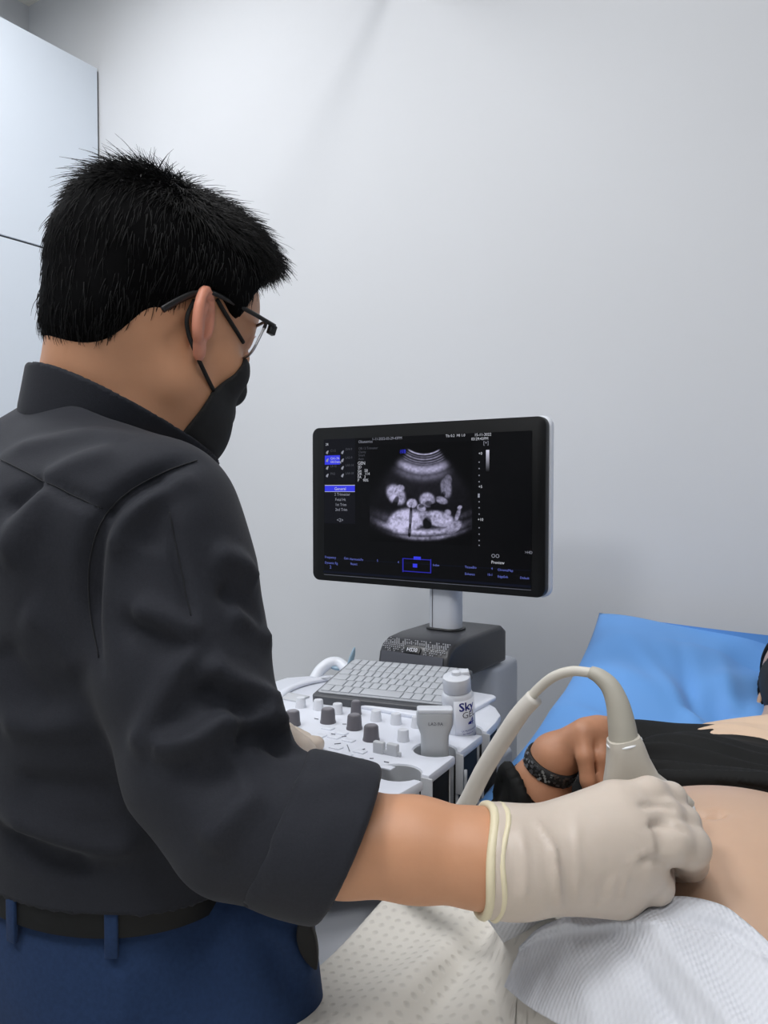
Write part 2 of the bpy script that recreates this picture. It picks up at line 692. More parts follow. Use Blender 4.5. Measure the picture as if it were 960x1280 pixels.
names = ['square ceiling light panel near the tall cabinet and back wall', 'smallest square light panel, added near the back wall to throw the rail shadow',
         'square ceiling light panel behind the standing person', 'square ceiling light panel above the foot of the bed', 'square fill light panel added between the standing person and the bed']
for (lu, lv, hs, wt), lb in zip(LIGHTS, names):
    t = thing('ceiling_light', lb, 'light', W(lu, lv, CEIL - 0.04), 'square ceiling lights')
    out = [(-hs - .02, -hs - .02), (hs + .02, -hs - .02), (hs + .02, hs + .02), (-hs - .02, hs + .02)]
    fr = [box(W(lu, lv + s * (hs + .01), CEIL - .02), (hs + .02, .01, .02)) for s in (-1, 1)] + [box(W(lu + s * (hs + .01), lv, CEIL - .02), (.01, hs, .02)) for s in (-1, 1)]
    mk('frame', join(fr), 'white_plastic', t, smooth=False)
    mk('diffuser', box(W(lu, lv, CEIL - .012), (hs, hs, .006)), 'lamp', t, smooth=False)

# tall wall cabinet on the left wall, its end just short of the back wall
CF = onplane(123, 200, W(0, 1.694, 0), V)      # front corner of its far end
cu_ = float(CF @ U)
ctop = float(onplane(123, 85, CF, V)[2])
gapz = float(onplane(25, 301, W(cu_, 0, 0), U)[2])
cb = thing('tall_cabinet', 'tall white two-tier cabinet standing along the left wall', 'cabinet', W((WUL + cu_) / 2, 0.7, 0))
CV0, CV1 = -0.55, 1.694
mk('body', box(W((WUL + cu_ - .03) / 2 + .005, (CV0 + CV1) / 2, ctop / 2), ((cu_ - .02 - WUL) / 2 - .004, (CV1 - CV0) / 2, ctop / 2 - .001)), 'cabinet', cb, smooth=False)
nd = 4
dw = (CV1 - CV0) / nd
for k in range(nd):
    v0, v1 = CV0 + k * dw, CV0 + (k + 1) * dw
    for z0, z1 in ((0.08, gapz - .003), (gapz + .003, ctop)):
        mk('door', box(W(cu_ - .009, (v0 + v1) / 2, (z0 + z1) / 2), (.009, dw / 2 - .0006, (z1 - z0) / 2), bev=.0015, seg=2), 'cabinet', cb, smooth=False)
mk('shadow_gap', box(W(cu_ - .012, (CV0 + CV1) / 2, gapz), (.006, (CV1 - CV0) / 2, .004)), 'cabinet_edge', cb, smooth=False)
mk('end_edge', box(W(cu_ - .009, CV1 + .001, ctop / 2 + .04), (.008, .0012, ctop / 2 - .05)), 'cabinet_edge', cb, smooth=False)

# unseen rail added above the frame to cast a diagonal shadow on the wall
RP = onplane(498, -45, W(0, WV, 0), V)
rl = thing('shadow_rail', 'slim white unseen rail added on the upper back wall to cast a shadow streak', 'rail', RP)
ru, rz = float(RP @ U), float(RP[2])
mk('rail', box(W(ru, WV - .55, rz), (.014, .55, .018), bev=.004), 'white_plastic', rl)
mk('bracket', box(W(ru, WV - .006, rz), (.03, .006, .035), bev=.003), 'white_plastic', rl)
mk('hanger', box(W(ru, WV - 1.05, (rz + CEIL) / 2), (.006, .006, (CEIL - rz) / 2)), 'white_plastic', rl, smooth=False)


# ------------------------------------------------------------------ ultrasound machine
um = thing('ultrasound_machine', 'white ultrasound machine with raised monitor, keyboard and knobs beside the bed', 'ultrasound machine', W(-.72, 1.1, 0))
PZ0 = 1.02
HOLES = [(-.512, .822, .030), (-.515, .922, .030), (-.525, 1.022, .031)]


def edge_u(v):
    return -.470 - (v - .8) * .075


def keyhole(grow=0.0):
    """right-hand edge of the console, front to back, with the three probe holders cut in as keyholes."""
    pts = []
    for (hu, hv, r) in HOLES:
        r = r + grow
        s = .009 + grow
        pts.append((edge_u(hv - s), hv - s))
        a0 = math.asin(min(.99, s / r))
        for a in np.linspace(-a0, -2 * math.pi + a0, 26):
            pts.append((hu + r * math.cos(a), hv + r * math.sin(a)))
        pts.append((edge_u(hv + s), hv + s))
    return pts


def console_outline(grow=0.0, inset=0.0):
    p = [(-.95 + inset, .74 + inset), (-.90, .70 + inset), (-.72, .675 + inset), (-.54, .70 + inset), (-.475 - inset, .735 + inset)]
    p += [(x - inset, y) for x, y in keyhole(grow)]
    p += [(-.495 - inset, 1.08), (-.505 - inset, 1.12), (-.53 - inset, 1.155 - inset), (-.57, 1.185 - inset), (-.63, 1.205 - inset), (-.83, 1.205 - inset), (-.90, 1.18 - inset), (-.95 + inset, 1.12)]
    return p


top = mk('control_panel', prism(console_outline(), PZ0 - .014, PZ0, bev=.004, seg=2), 'panel', um, angle=40)
mk('side_body', prism(console_outline(.004, .007), PZ0 - .105, PZ0 - .0145), 'black_matt', um, smooth=False)
for (hu, hv, r) in HOLES:
    h = mk('probe_holder', join([
        (lambda vf: vf)(prism([(hu + (r - .0008) * math.cos(a), hv + (r - .0008) * math.sin(a)) for a in np.linspace(.36, 2 * math.pi - .36, 30)] +
                              [(hu + (r + .003) * math.cos(a), hv + (r + .003) * math.sin(a)) for a in np.linspace(2 * math.pi - .36, .36, 30)], PZ0 - .11, PZ0 - .003)),
        lathe([(r - .001, PZ0 - .112), (r - .001, PZ0 - .106)], (hu * U + hv * V), n=24)]), 'lightgrey', top, angle=40)
    mk('slot_lip', join([box(W((edge_u(hv) + hu + r) / 2 + .001, hv + s * .0095, PZ0 - .032), ((edge_u(hv) - hu - r) / 2 + .003, .0014, .028), bev=.001) for s in (1,)]), 'lightgrey', top)

# raised left-hand rim and tray under the keyboard
kFL, kFR, kBL = PZ(388, 869, 1.034), PZ(557, 887, 1.034), PZ(441, 824, 1.058)
kx = (kFR - kFL) / np.linalg.norm(kFR - kFL)
kyv = kBL - kFL
ky = kyv - kx * (kyv @ kx)
kl = np.linalg.norm(ky)
ky /= kl
kz = np.cross(kx, ky)
KA = np.array([kx, ky, kz])
kw = np.linalg.norm(kFR - kFL)
KO = kFL
skew = (kyv @ kx) / kl


def kp(x, y, z=0.0):
    return KO + x * kx + y * ky + z * kz


def rrect(x0, x1, y0, y1, r, n=5):
    p = []
    for cx, cy, a0 in ((x1 - r, y0 + r, -90), (x1 - r, y1 - r, 0), (x0 + r, y1 - r, 90), (x0 + r, y0 + r, 180)):
        for k in range(n + 1):
            a = math.radians(a0 + 90 * k / n)
            p.append((cx + r * math.cos(a), cy + r * math.sin(a)))
    return p


KX0 = min(0, skew * kl)
mk('keyboard_tray', prism(rrect(-.79, -.545, 1.025, 1.20, .015), PZ0 - .001, PZ0 + .007, bev=.003), 'panel', um, angle=40)
kbd = mk('keyboard', prism(rrect(0, kw, 0, kl, .010), -.015, 0.0, axes=KA, org=KO, bev=.003), 'kb_body', um, angle=40)
kcov = mk('keyboard_cover', prism(rrect(.006, kw - .006, .012, kl - .005, .008), 0.0, .0025, axes=KA, org=KO, bev=.001, seg=2), 'kb_mat', kbd, angle=40)
keys = []
rows = 6
ry0, ry1 = .016, kl - .009
rh = (ry1 - ry0) / rows
for r in range(rows):
    n = [9, 12, 13, 14, 14, 14][r]
    x = .010
    tw = kw - .020
    ws = np.ones(n)
    if r == 0:
        ws[4] = 4.0
    elif r < 4:
        ws[0] = 1.2 + .25 * (4 - r)
        ws[-1] = 1.6
    ws = ws / ws.sum() * tw
    for w_ in ws:
        keys.append(box(kp(x + w_ / 2, ry0 + rh * (r + .5), .0030), (w_ / 2 - .0011, rh / 2 - .0012, .0018), axes=KA, bev=.0008, seg=2))
        x += w_
mk('key_rows', join(keys), 'key', kbd, angle=50)

# knobs and paddles on the console
def knob(x, y, r, h, m, top_m=None):
    c = PZ(x, y, PZ0)
    k = mk('knob', lathe([(r * 1.08, 0), (r * 1.06, h * .12), (r, h * .2), (r * .90, h * .92), (r * .82, h)], c, n=22), m, top, angle=40)
    if top_m:
        mk('knob_top', lathe([(r * .70, h), (r * .66, h + .0012), (r * .2, h + .0015)], c, n=20), top_m, top, angle=40)
    return k


for x, y, r in ((410, 903, .0115), (443, 911, .0115), (464, 925, .0115), (445, 893, .0085), (366, 906, .0115)):
    knob(x, y, r, .021, 'knob_grey', 'knob_top')
for x, y in ((376, 884), (398, 887), (422, 892), (470, 901), (495, 905), (521, 909), (504, 926)):
    knob(x, y, .0085, .0165, 'knob_white')
for x, y in ((474, 941), (491, 944)):
    c = PZ(x, y, PZ0)
    mk('paddle', join([box(c + np.array([0, 0, .007]), (.0085, .004, .009), bev=.002), box(c + .009 * U + np.array([0, 0, .003]), (.004, .002, .003), bev=.001)]), 'lightgrey', top, angle=40)
# flat buttons and printed marks
btn = [(400, 920), (418, 922), (436, 926), (420, 935), (450, 940), (432, 944), (455, 952), (470, 957), (484, 960), (446, 950), (410, 911), (427, 917)]
for x, y in btn:
    c = PZ(x, y, PZ0)
    mk('button', box(c + np.array([0, 0, .0006]), (.009, .006, .0012), bev=.0008, seg=2), 'panel', top, angle=40)
marks = []
for (x, y), (dx, dy) in (((414, 917), (5, 1)), ((427, 921), (6, -1)), ((434, 931), (3, 8)), ((418, 930), (8, -1)), ((450, 938), (6, -2)), ((462, 948), (5, 0)), ((483, 934), (5, 2)), ((393, 898), (5, 1)), ((428, 905), (5, 0)), ((480, 952), (6, 1)), ((456, 907), (4, 1))):
    a, b = PZ(x, y, PZ0 + .0006), PZ(x + dx, y + dy, PZ0 + .0006)
    marks.append(tube([a, b], .0006, n=6))
for q in marks:
    mk('printed_mark', q, 'ink_grey', top)
# left recess with a raised rim, seen beside the sleeve
rim = [PZ(348, 872, PZ0 + .002), PZ(362, 861, PZ0 + .003), PZ(384, 853, PZ0 + .004), PZ(412, 848, PZ0 + .003)]
mk('console_rim', tube(spline(rim), .008, n=12, squash=(1, .6)), 'panel', um)
mk('recess', box(PZ(362, 871, PZ0 + .001), (.03, .018, .002), bev=.001), 'lightgrey', um)
# grab handle and pale blue tabs beyond the keyboard
hb = [P(392, 851, 1.47), P(400, 838, 1.49), P(412, 829, 1.50), P(424, 829, 1.50), P(434, 838, 1.48), P(440, 846, 1.46)]
mk('grab_handle', tube(spline(hb), [.011] * 41, n=14), 'white_plastic', um)
mk('cable_loop', tube(spline([P(335, 862, 1.40), P(360, 857, 1.42), P(385, 851, 1.43), P(402, 848, 1.43), P(425, 846, 1.42)]), .0014, n=6), 'grey_plastic', um)

# dock under the monitor column
du0, du1 = -.806, -.655
prof = [(1.16, PZ0), (1.215, 1.04), (1.222, 1.070), (1.232, 1.084), (1.252, 1.093), (1.30, 1.097), (1.46, 1.097), (1.48, 1.085), (1.48, PZ0)]
DA = np.array([V, ZZ, U])
dock = mk('monitor_dock', prism([(v, z) for v, z in reversed(prof)], du0, du1, axes=DA, bev=.008), 'dock', um, angle=35)
fp = np.array([(1.2135, 1.0390), (1.2180, 1.0600), (1.2205, 1.0725)])
mk('dock_front', sheet(np.array([[uu * U + a_ * V + b_ * ZZ for uu in (du0 + .009, du1 - .009)] for a_, b_ in fp]), 3, 2, .0012), 'dock_front', dock, smooth=False)
dpl = np.array([(1.2206, 1.0700), (1.2310, 1.0852), (1.2530, 1.0938), (1.2640, 1.0950)])
dl_ = np.concatenate([[0], np.cumsum(np.linalg.norm(np.diff(dpl, axis=0), axis=1))])
dt = []
for r_ in range(9):
    t_ = .004 + r_ * .0040
    vv_, zz_ = np.interp(t_, dl_, dpl[:, 0]), np.interp(t_, dl_, dpl[:, 1])
    for k in range(30):
        uu_ = du0 + .008 + k * .0046 + (r_ % 2) * .0023
        if uu_ < du1 - .008 and RNG.random() < (.9 if 2 <= r_ <= 6 else .45) and not (abs(uu_ - (du0 + du1) / 2) < .021 and r_ < 5):
            dt.append(box(W(uu_, vv_ - .0006, zz_ + .0006), (.0011, .0009, .0009)))
mk('dot_pattern', join(dt), 'dots', dock, smooth=False)
nb = (V * .0104 + ZZ * .0150)
nb = nb / np.linalg.norm(nb)
nn = np.cross(U, nb) * -1 if np.cross(U, nb) @ V > 0 else np.cross(U, nb)
bcen = W((du0 + du1) / 2 - .002, 1.2262, 1.0782) + nn * .0012
badge = mk('badge', box(bcen, (.017, .0068, .0012), axes=np.array([U, nb, nn]), bev=.0008, seg=2), 'black_plastic', dock, angle=40)
mk('badge_lettering', text_mesh('HS30', .0105, bcen + nn * .0016 - nb * .0036, U, nb, align='CENTER'), 'label', dock, smooth=False)

# column
PC = W(-.737, 1.365, 0)
mk('column', join([prism(rrect(-.033, .033, -.024, .024, .02, 8), 1.098, 1.36, axes=UVZ, org=PC, bev=.001)]), 'white2', um, angle=50)
mk('column_seam', box(PC + W(-.018, -.0245, 1.20), (.0006, .0005, .10)), 'knob_grey', um, smooth=False)
mk('column_collar', join([prism(rrect(-.039, .039, -.03, .03, .024, 8), 1.095, 1.1015, axes=UVZ, org=PC, bev=.002)]), 'black_plastic', um, angle=50)

# monitor
mu0, mu1, mz0, mz1, mv = -1.047, -.512, 1.181, 1.512, 1.325
MA = np.array([U, ZZ, -V])     # right, up, towards the viewer
MO = V * mv
mon = mk('monitor', prism(rrect(mu0, mu1, mz0, mz1, .017, 8), -.018, 0.0, axes=MA, org=MO, bev=.0015, seg=2), 'bezel', um, angle=40)
mk('monitor_back', prism(rrect(mu0 - .0005, mu1 + .0035, mz0 - .002, mz1 + .0025, .019, 8), -.034, -.0185, axes=MA, org=MO, bev=.004), 'white_plastic', mon, angle=40)
mk('monitor_mount', box(MO + W((mu0 + mu1) / 2 + .04, .045, 1.34), (.045, .018, .05), bev=.008), 'white2', mon, angle=40)


def sp(x, y, off=0.0):
    return onplane(x, y, V * (mv - off), V)


sTL, sBR = sp(405, 549), sp(664, 737)
su0, su1 = float(sTL @ U), float(sBR @ U)
sz1, sz0 = float(sTL[2]) - .001, float(sBR[2])
scr = mk('screen', box(MO + W((su0 + su1) / 2, -.0002, (sz0 + sz1) / 2), ((su1 - su0) / 2, .0006, (sz1 - sz0) / 2)), 'screen', um, smooth=False)
mk('screen_edge', box(MO + W((su0 + su1) / 2, -.0004, sz0 - .001), ((su1 - su0) / 2, .0005, .0006)), 'ink_grey', mon, smooth=False)


def emat(name, rgb, s):
    m = mat(name, (0, 0, 0), 0.3, spec=0.12, emit=rgb, estr=s)
    return m


E_BLUE = emat('screen_blue', (58, 64, 236), 1.0)
E_PANEL = emat('screen_panel', (22, 23, 30), .8)
E_BAR = emat('screen_bar', (18, 22, 38), .8)
E_TXT = emat('screen_text', (165, 168, 182), .8)
E_TXTB = emat('screen_text_blue', (120, 132, 230), .8)
E_DIM = emat('screen_text_dim', (92, 94, 104), .8)
E_WHITE = emat('screen_white', (215, 218, 228), .9)


def quad(x0, y0, x1, y1, off):
    a, b = sp(x0, y0, off), sp(x1, y1, off)
    u0, u1, za, zb = a @ U, b @ U, a[2], b[2]
    v_ = mv - off
    return np.array([W(u0, v_, zb), W(u1, v_, zb), W(u1, v_, za), W(u0, v_, za)]), [(0, 1, 2, 3)]


def stext(s, x, y, h, align='LEFT'):
    """a line of text with its baseline at the seen pixel; h = height in pixels."""
    o = sp(x, y, .0016)
    d = float((o - CAM) @ FW)
    return text_mesh(s, h * d / 960 * 1.38, o, U, ZZ, align=align)


def many(name, parts, m):
    for q in parts:
        if len(q[1]):
            mk(name, q, m, scr, smooth=False)


mk('side_list', quad(405, 549.5, 444, 655, .0010), E_PANEL, scr, smooth=False)
many('lower_bar', [quad(404, 697, 664, 714, .0010), quad(404, 713, 664, 735, .0011)], E_BAR)
many('blue_highlight', [quad(406, 569.5, 425, 580.5, .0013), quad(406, 606.5, 443.5, 614.5, .0013), quad(500, 562, 507, 566.5, .0013), quad(517, 695.5, 526, 700, .0014), quad(516, 704.5, 521.5, 709.5, .0014)], E_BLUE)
bx = []
for (x0, y0, x1, y1) in ((503, 698.5, 539, 699.6), (503, 714.2, 539, 715.6), (503, 698.5, 504.3, 715), (537.8, 699, 539, 716)):
    bx.append(quad(x0, y0, x1, y1, .0014))
mk('blue_box', join(bx), emat('screen_blue_dim', (52, 50, 190), .8), scr, smooth=False)
wt = [quad(406, 606.3, 443.6, 606.9, .0015), quad(406, 614.3, 443.6, 614.9, .0015)]
for (s, x, y, h) in (('2B', 407, 557, 3), ('General', 418, 612.8, 4), ('15-11-2022', 593, 545.3, 3.6), ('03:29:43PM', 589, 550.5, 3.6), ('TIs 0.2  MI 1.0', 557, 546.5, 3.4), ('GEN', 447, 581, 4.2), ('2D', 447, 585.5, 3.6), ('Gn   58', 447, 590, 3.6), ('DR   114', 447, 594, 3.6), ('FA   3', 447, 598, 3.6), ('P    90%', 447, 602, 3.6), ('+0', 598, 568.5, 3.6), ('+5', 598, 610, 3.6), ('+10', 597, 651, 3.6), ('Preview', 614, 704.5, 4), ('CA1-7A', 413, 574.5, 3), ('OB Dating', 413, 578.7, 2.8)):
    wt.append(stext(s, x, y, h))
many('text_line', wt, E_WHITE)
tx = []
for (s, x, y, h) in (('2 Trimester', 418, 619.5, 3.6), ('Fetal Ht', 419, 626, 3.6), ('1st Trim', 419, 632.3, 3.6), ('2nd Trim', 419, 638.5, 3.6), ('<2>', 421, 652, 4.4), ('Obstetrics', 448, 554, 3.6), ('1-11-2022-03-29-43PM', 465, 550.5, 3.4), ('[+]', 604, 555.6, 4.4)):
    tx.append(stext(s, x, y, h))
for x in (408, 427):
    for i, y in enumerate((565.5, 575.5, 585, 594.5)):
        q = sp(x + 1, y, .0015)
        tx.append(tube([q + W(-.0012, 0, -.0030), q, q + W(.0030, 0, .0036)], [.0024, .0026, .001], n=8, squash=(1, .25), up=V))
for y in (560.5, 585, 593, 601):
    pass
for i, y in enumerate((577, 585, 593.5, 601.5, 618, 626.5, 634, 642, 659, 667, 675, 681)):
    tx.append(quad(598.2, y, 599.6, y + 1.4, .0014))
tx.append(quad(597.3, 617, 599.6, 622, .0014))
many('text_line', tx, E_TXT)
dm = []
for (s, x, y, h) in (('C1-5', 413, 564.8, 3), ('EV4-9', 432, 563, 3), ('LA2-9', 432, 573.5, 3), ('L3-12', 413, 584, 3), ('LA3-14', 432, 583, 3), ('PN2', 413, 593.6, 3), ('LA4-18', 432, 593, 3), ('OB / 2 Trimester', 448, 562, 3), ('Clarity', 448, 566.5, 3), ('Smart', 448, 570.5, 3), ('Auto', 448, 575, 3)):
    dm.append(stext(s, x, y, h))
many('text_line', dm, E_DIM)
bt = []
for (s, x, y, h) in (('Frequency', 406, 697.5, 3), ('Gen', 430, 699, 3), ('HarmonicFx', 437, 700, 3), ('Dynamic Rg', 406, 704.5, 3), ('2', 412, 710.5, 4), ('Reject', 438, 706, 3), ('Index', 541, 707.5, 3), ('TissueBio', 581, 710, 3), ('Enhance', 581, 718.5, 3), ('ChromaMap', 622, 713.5, 3), ('EdgeEnh', 622, 721.8, 3), ('Default', 650, 723.5, 3), ('10-1', 609, 719.5, 3), ('4', 614, 712, 3), ('5', 471, 702, 3), ('4', 497, 704, 3)):
    bt.append(stext(s, x, y, h))
many('text_line', bt, E_TXTB)
wq = [stext('OO', 614, 697, 5), stext('>HD', 656, 692, 3.6)]
many('text_line', wq, E_TXT)


def vcol_mat(name, strength):
    m = bpy.data.materials.new(name)
    m.use_nodes = True
    nt = m.node_tree
    b = nt.nodes['Principled BSDF']
    b.inputs['Base Color'].default_value = (0, 0, 0, 1)
    b.inputs['Roughness'].default_value = .3
    b.inputs['Specular IOR Level'].default_value = .12
    a = nt.nodes.new('ShaderNodeAttribute')
    a.attribute_name = 'glow'
    nt.links.new(a.outputs['Color'], b.inputs['Emission Color'])
    b.inputs['Emission Strength'].default_value = strength
    return m


def glow_grid(name, x0, y0, x1, y1, nx, ny, fn, parent, off=.0013, strength=1.0):
    a, b = sp(x0, y0, off), sp(x1, y1, off)
    us = np.linspace(a @ U, b @ U, nx)
    zs = np.linspace(b[2], a[2], ny)
    UU, ZG = np.meshgrid(us, zs, indexing='ij')
    v_ = mv - off
    pts = UU.reshape(-1, 1) * U + v_ * V + ZG.reshape(-1, 1) * ZZ
    q = pts - CAM
    d = q @ FW
    X = 480 + 960 * (q @ RT) / d
    Y = 640 - 960 * (q @ UP) / d
    col = fn(X, Y)
    f = [tuple(reversed(t)) for t in grid_faces(nx, ny)]
    o = mk(name, (pts, [t[::-1] for t in f]), vcol_mat(name, strength), parent, smooth=False)
    at = o.data.color_attributes.new('glow', 'FLOAT_COLOR', 'POINT')
    at.data.foreach_set('color', np.concatenate([col, np.ones((len(col), 1))], 1).astype(np.float32).ravel())
    return o


def vnoise(x, y, s, seed):
    r = np.random.default_rng(seed).random((128, 128))
    x, y = x / s, y / s
    i, j = np.floor(x).astype(int), np.floor(y).astype(int)
    fx, fy = x - i, y - j
    fx, fy = fx * fx * (3 - 2 * fx), fy * fy * (3 - 2 * fy)
    g = lambda a, b: r[a % 128, b % 128]
    return (g(i, j) * (1 - fx) + g(i + 1, j) * fx) * (1 - fy) + (g(i, j + 1) * (1 - fx) + g(i + 1, j + 1) * fx) * fy


def scan(X, Y):
    x, y = (X - 380) * 3, (Y - 500) * 3
    r = np.hypot(x - 450, y - 100)
    a = np.degrees(np.arctan2(x - 450, y - 100))
    I = np.zeros_like(x)

    def ring(r0, w, i, a0=-34, a1=33, sa=3):
        m = 1 / (1 + np.exp(-(a - a0) / sa)) / (1 + np.exp((a - a1) / sa))
        return i * m * np.exp(-((r - r0) / w) ** 2)

    def blob(cx, cy, rx, ry, rot, i, p=2.0):
        t = math.radians(rot)
        dx, dy = x - cx, y - cy
        e = ((dx * math.cos(t) + dy * math.sin(t)) / rx) ** 2 + ((-dx * math.sin(t) + dy * math.cos(t)) / ry) ** 2
        return i / (1 + np.exp((e - 1) * 3.2 * p))
    wob = 3 * (vnoise(x, y, 22, 3) - .5)
    rr = r + wob
    for r0, w, i in ((104, 2.6, .85), (114, 2.2, .32), (123, 3, .45), (133, 2.5, .36), (141, 3, .30)):
        I = np.maximum(I, ring(r0, w, i, -34, 33, 1.5))
    I = np.maximum(I, ring(163, 17, .62, -34, 30, 4))
    I = np.maximum(I, ring(190, 16, .22, -32, 28, 5))
    pol = vnoise(r + 400, a * 7 + 500, 9, 15) * .5 + vnoise(r + 400, a * 7 + 500, 4.5, 16) * .3 + vnoise(x, y, 26, 8) * .5
    tex = .25 + 1.05 * pol
    B = np.zeros_like(x)
    for t in ((345, 355, 40, 30, 50, .62), (360, 330, 16, 12, 0, .5), (405, 388, 19, 17, 0, .66), (462, 374, 28, 26, 0, .52), (440, 405, 18, 13, 30, .5), (533, 330, 20, 36, -8, .34), (540, 300, 14, 22, 0, .22), (516, 376, 22, 13, 20, .48), (538, 424, 13, 13, 0, .42), (576, 432, 8, 30, 18, .45), (584, 403, 9, 7, -30, .6), (380, 455, 66, 44, -14, .72), (505, 446, 56, 28, 12, .66), (505, 448, 24, 11, 8, .5), (455, 445, 36, 28, 20, .5), (560, 478, 36, 20, -35, .5)):
        B = np.maximum(B, blob(*t))
    B = np.maximum(B, ring(397, 12, .66, -22, 17, 4))
    B = np.maximum(B, ring(419, 8, .5, -11, 16, 4))
    B = np.maximum(B, ring(372, 16, .18, -27, -15, 4))
    B = np.maximum(B, ring(365, 10, .20, 12, 24, 4))
    for t in ((345, 380, 10, 20, 20, .5), (468, 388, 14, 10, 0, .35), (462, 460, 17, 20, 0, .55), (400, 390, 8, 8, 0, .25), (524, 352, 7, 10, 0, .2), (400, 440, 6, 42, 3, .55), (396, 490, 6, 24, 3, .4), (440, 398, 10, 6, 0, .35), (490, 398, 14, 9, 0, .4)):
        B = B - blob(*t)
    B = np.clip(B, 0, 1) * tex
    I = np.maximum(I * (.75 + .4 * vnoise(x, y, 7, 6)), B)
    fan = 1 / (1 + np.exp(-(a + 38) / 2.2)) / (1 + np.exp((a - 35) / 2.2)) / (1 + np.exp((r - 432) / 5)) / (1 + np.exp(-(r - 100) / 2))
    I = I * fan + .022 * fan * (.4 + pol) + .02 * fan * np.exp(-((r - 230) / 50) ** 2)
    I = np.clip(I * 1.25, 0, 1) ** 1.45
    bg = np.array([.0020, .0021, .0027])
    return bg + I[:, None] * np.array([.62, .60, .86])


glow_grid('ultrasound_image', 462, 556, 590, 682, 200, 190, scan, scr)
glow_grid('grey_scale_bar', 607.5, 562.5, 611.5, 591, 4, 40, lambda X, Y: np.clip((591 - Y) / 29, 0, 1)[:, None] ** 1.6 * np.array([.75, .75, .9]), scr)

# lower body, foot and castors
mk('chassis', prism([(-.86, .75), (-.640, .73), (-.57, .83), (-.555, 1.0), (-.555, 1.28), (-.60, 1.34), (-.84, 1.34), (-.88, 1.28)], .22, PZ0 - .1055, bev=.012), 'white2', um, angle=40)
fcv = np.array([W(-.70, .66, .775), W(-.535, .655, .775), W(-.492, .80, .905), W(-.70, .81, .905), W(-.474, .70, .765), W(-.458, .83, .905),
                W(-.70, .67, .30), W(-.535, .665, .30), W(-.474, .71, .30), W(-.458, .84, .30), W(-.70, .84, .30)])
mk('front_cover', (fcv, [(0, 1, 2, 3), (1, 4, 5, 2), (6, 7, 1, 0), (7, 8, 4, 1), (8, 9, 5, 4), (0, 3, 10, 6), (3, 2, 5, 9, 10), (10, 9, 8, 7, 6)]), 'white_plastic', um, smooth=False)
mk('chassis_seam', join([tube([W(-.66, .712, .822), W(-.585, .712, .823), W(-.570, .692, .806)], .0016, n=6)]), 'black_matt', um)
mk('rear_cover', prism(rrect(-.82, -.655, 1.42, 1.56, .03), .30, 1.015, bev=.012), 'white2', um, angle=40)
mk('foot_base', prism([(-.95, .80), (-.90, .76), (-.56, .76), (-.51, .80), (-.51, 1.40), (-.56, 1.44), (-.90, 1.44), (-.95, 1.40)], .09, .22, bev=.02), 'white2', um, angle=40)
for uu, vv_ in ((-.90, .82), (-.56, .82), (-.90, 1.38), (-.56, 1.38)):
    w = mk('castor', join([lathe([(.012, -.016), (.044, -.014), (.046, 0), (.044, .014), (.012, .016)], W(uu, vv_, .0465), axes=np.array([V, ZZ, U]), n=24), box(W(uu, vv_, .085), (.018, .018, .012), bev=.004)]), 'knob_grey', um, angle=40)

# pale blue clip that stands behind the keyboard
bc = P(428, 832, 1.49)
bt_ = thing('plastic_clip', 'pale blue plastic clip with upright fin behind the keyboard', 'clip', P(428, 836, 1.49))


def leaf(p0, p1, wd, th, nrm, n=12):
    ax = (p1 - p0)
    L = np.linalg.norm(ax)
    ax /= L
    ay = np.cross(nrm, ax)
    ay /= np.linalg.norm(ay)
    az = np.cross(ax, ay)
    pts = []
    for k in range(n + 1):
        t = k / n
        pts.append((t * L, -wd * math.sin(math.pi * min(1, t * .92 + .06)) ** .7))
    for k in range(n, -1, -1):
        t = k / n
        pts.append((t * L, wd * .45 * math.sin(math.pi * min(1, t * .92 + .06)) ** .7))
    return prism(pts, -th / 2, th / 2, axes=np.array([ax, ay, az]), org=p0, bev=th * .25, seg=2)


mk('fin', leaf(P(434, 836, 1.47), P(443, 809, 1.48), .0065, .005, FW * -1 + .5 * RT), 'pale_blue', bt_, angle=50)
mk('jaw', leaf(P(410, 829, 1.505), P(437, 834, 1.49), .013, .006, ZZ - .6 * FW), 'pale_blue', bt_, angle=50)

# probe parked head-up in the middle holder
hu, hv, _ = HOLES[1]
ga = W(hu, hv, PZ0 - .105)
gp = thing('parked_probe', 'grey flat-headed ultrasound probe standing head-up in the console holder', 'ultrasound probe', ga)
GX = np.array([1.0, 0.0, 0.0])
GA = np.array([GX, [0, 1.0, 0], ZZ])
secs = [(.014, .013, 0.0), (.017, .0145, .03), (.0195, .016, .07), (.0190, .016, .115), (.0195, .016, .126), (.0225, .0155, .134), (.0252, .015, .141), (.0255, .0145, .154), (.0252, .014, .157)]
gv, gf = [], []
n = 32
for a_, b_, z_ in secs:
    for k in range(n):
        t = 2 * math.pi * k / n
        c_, s_ = math.cos(t), math.sin(t)
        e = 2 / 4.0
        gv.append((a_ * math.copysign(abs(c_) ** e, c_), b_ * math.copysign(abs(s_) ** e, s_), z_))
for i in range(len(secs) - 1):
    for k in range(n):
        gf.append((i * n + k, i * n + (k + 1) % n, (i + 1) * n + (k + 1) % n, (i + 1) * n + k))
gf += [tuple(range(n - 1, -1, -1)), tuple(range((len(secs) - 1) * n, len(secs) * n))]
mk('probe_body', (np.array(gv) @ GA + ga, gf), 'probe_grey', gp, angle=50)
mk('probe_lens', prism(rrect(-.0245, .0245, -.012, .012, .004), .157, .1625, axes=GA, org=ga, bev=.0015, seg=2), 'white_plastic', gp, angle=40)
mk('lettering', text_mesh('LA2-9A', .0065, ga + np.array([-.010, -.0154, .142]), GX, ZZ), 'ink_grey', gp, smooth=False)
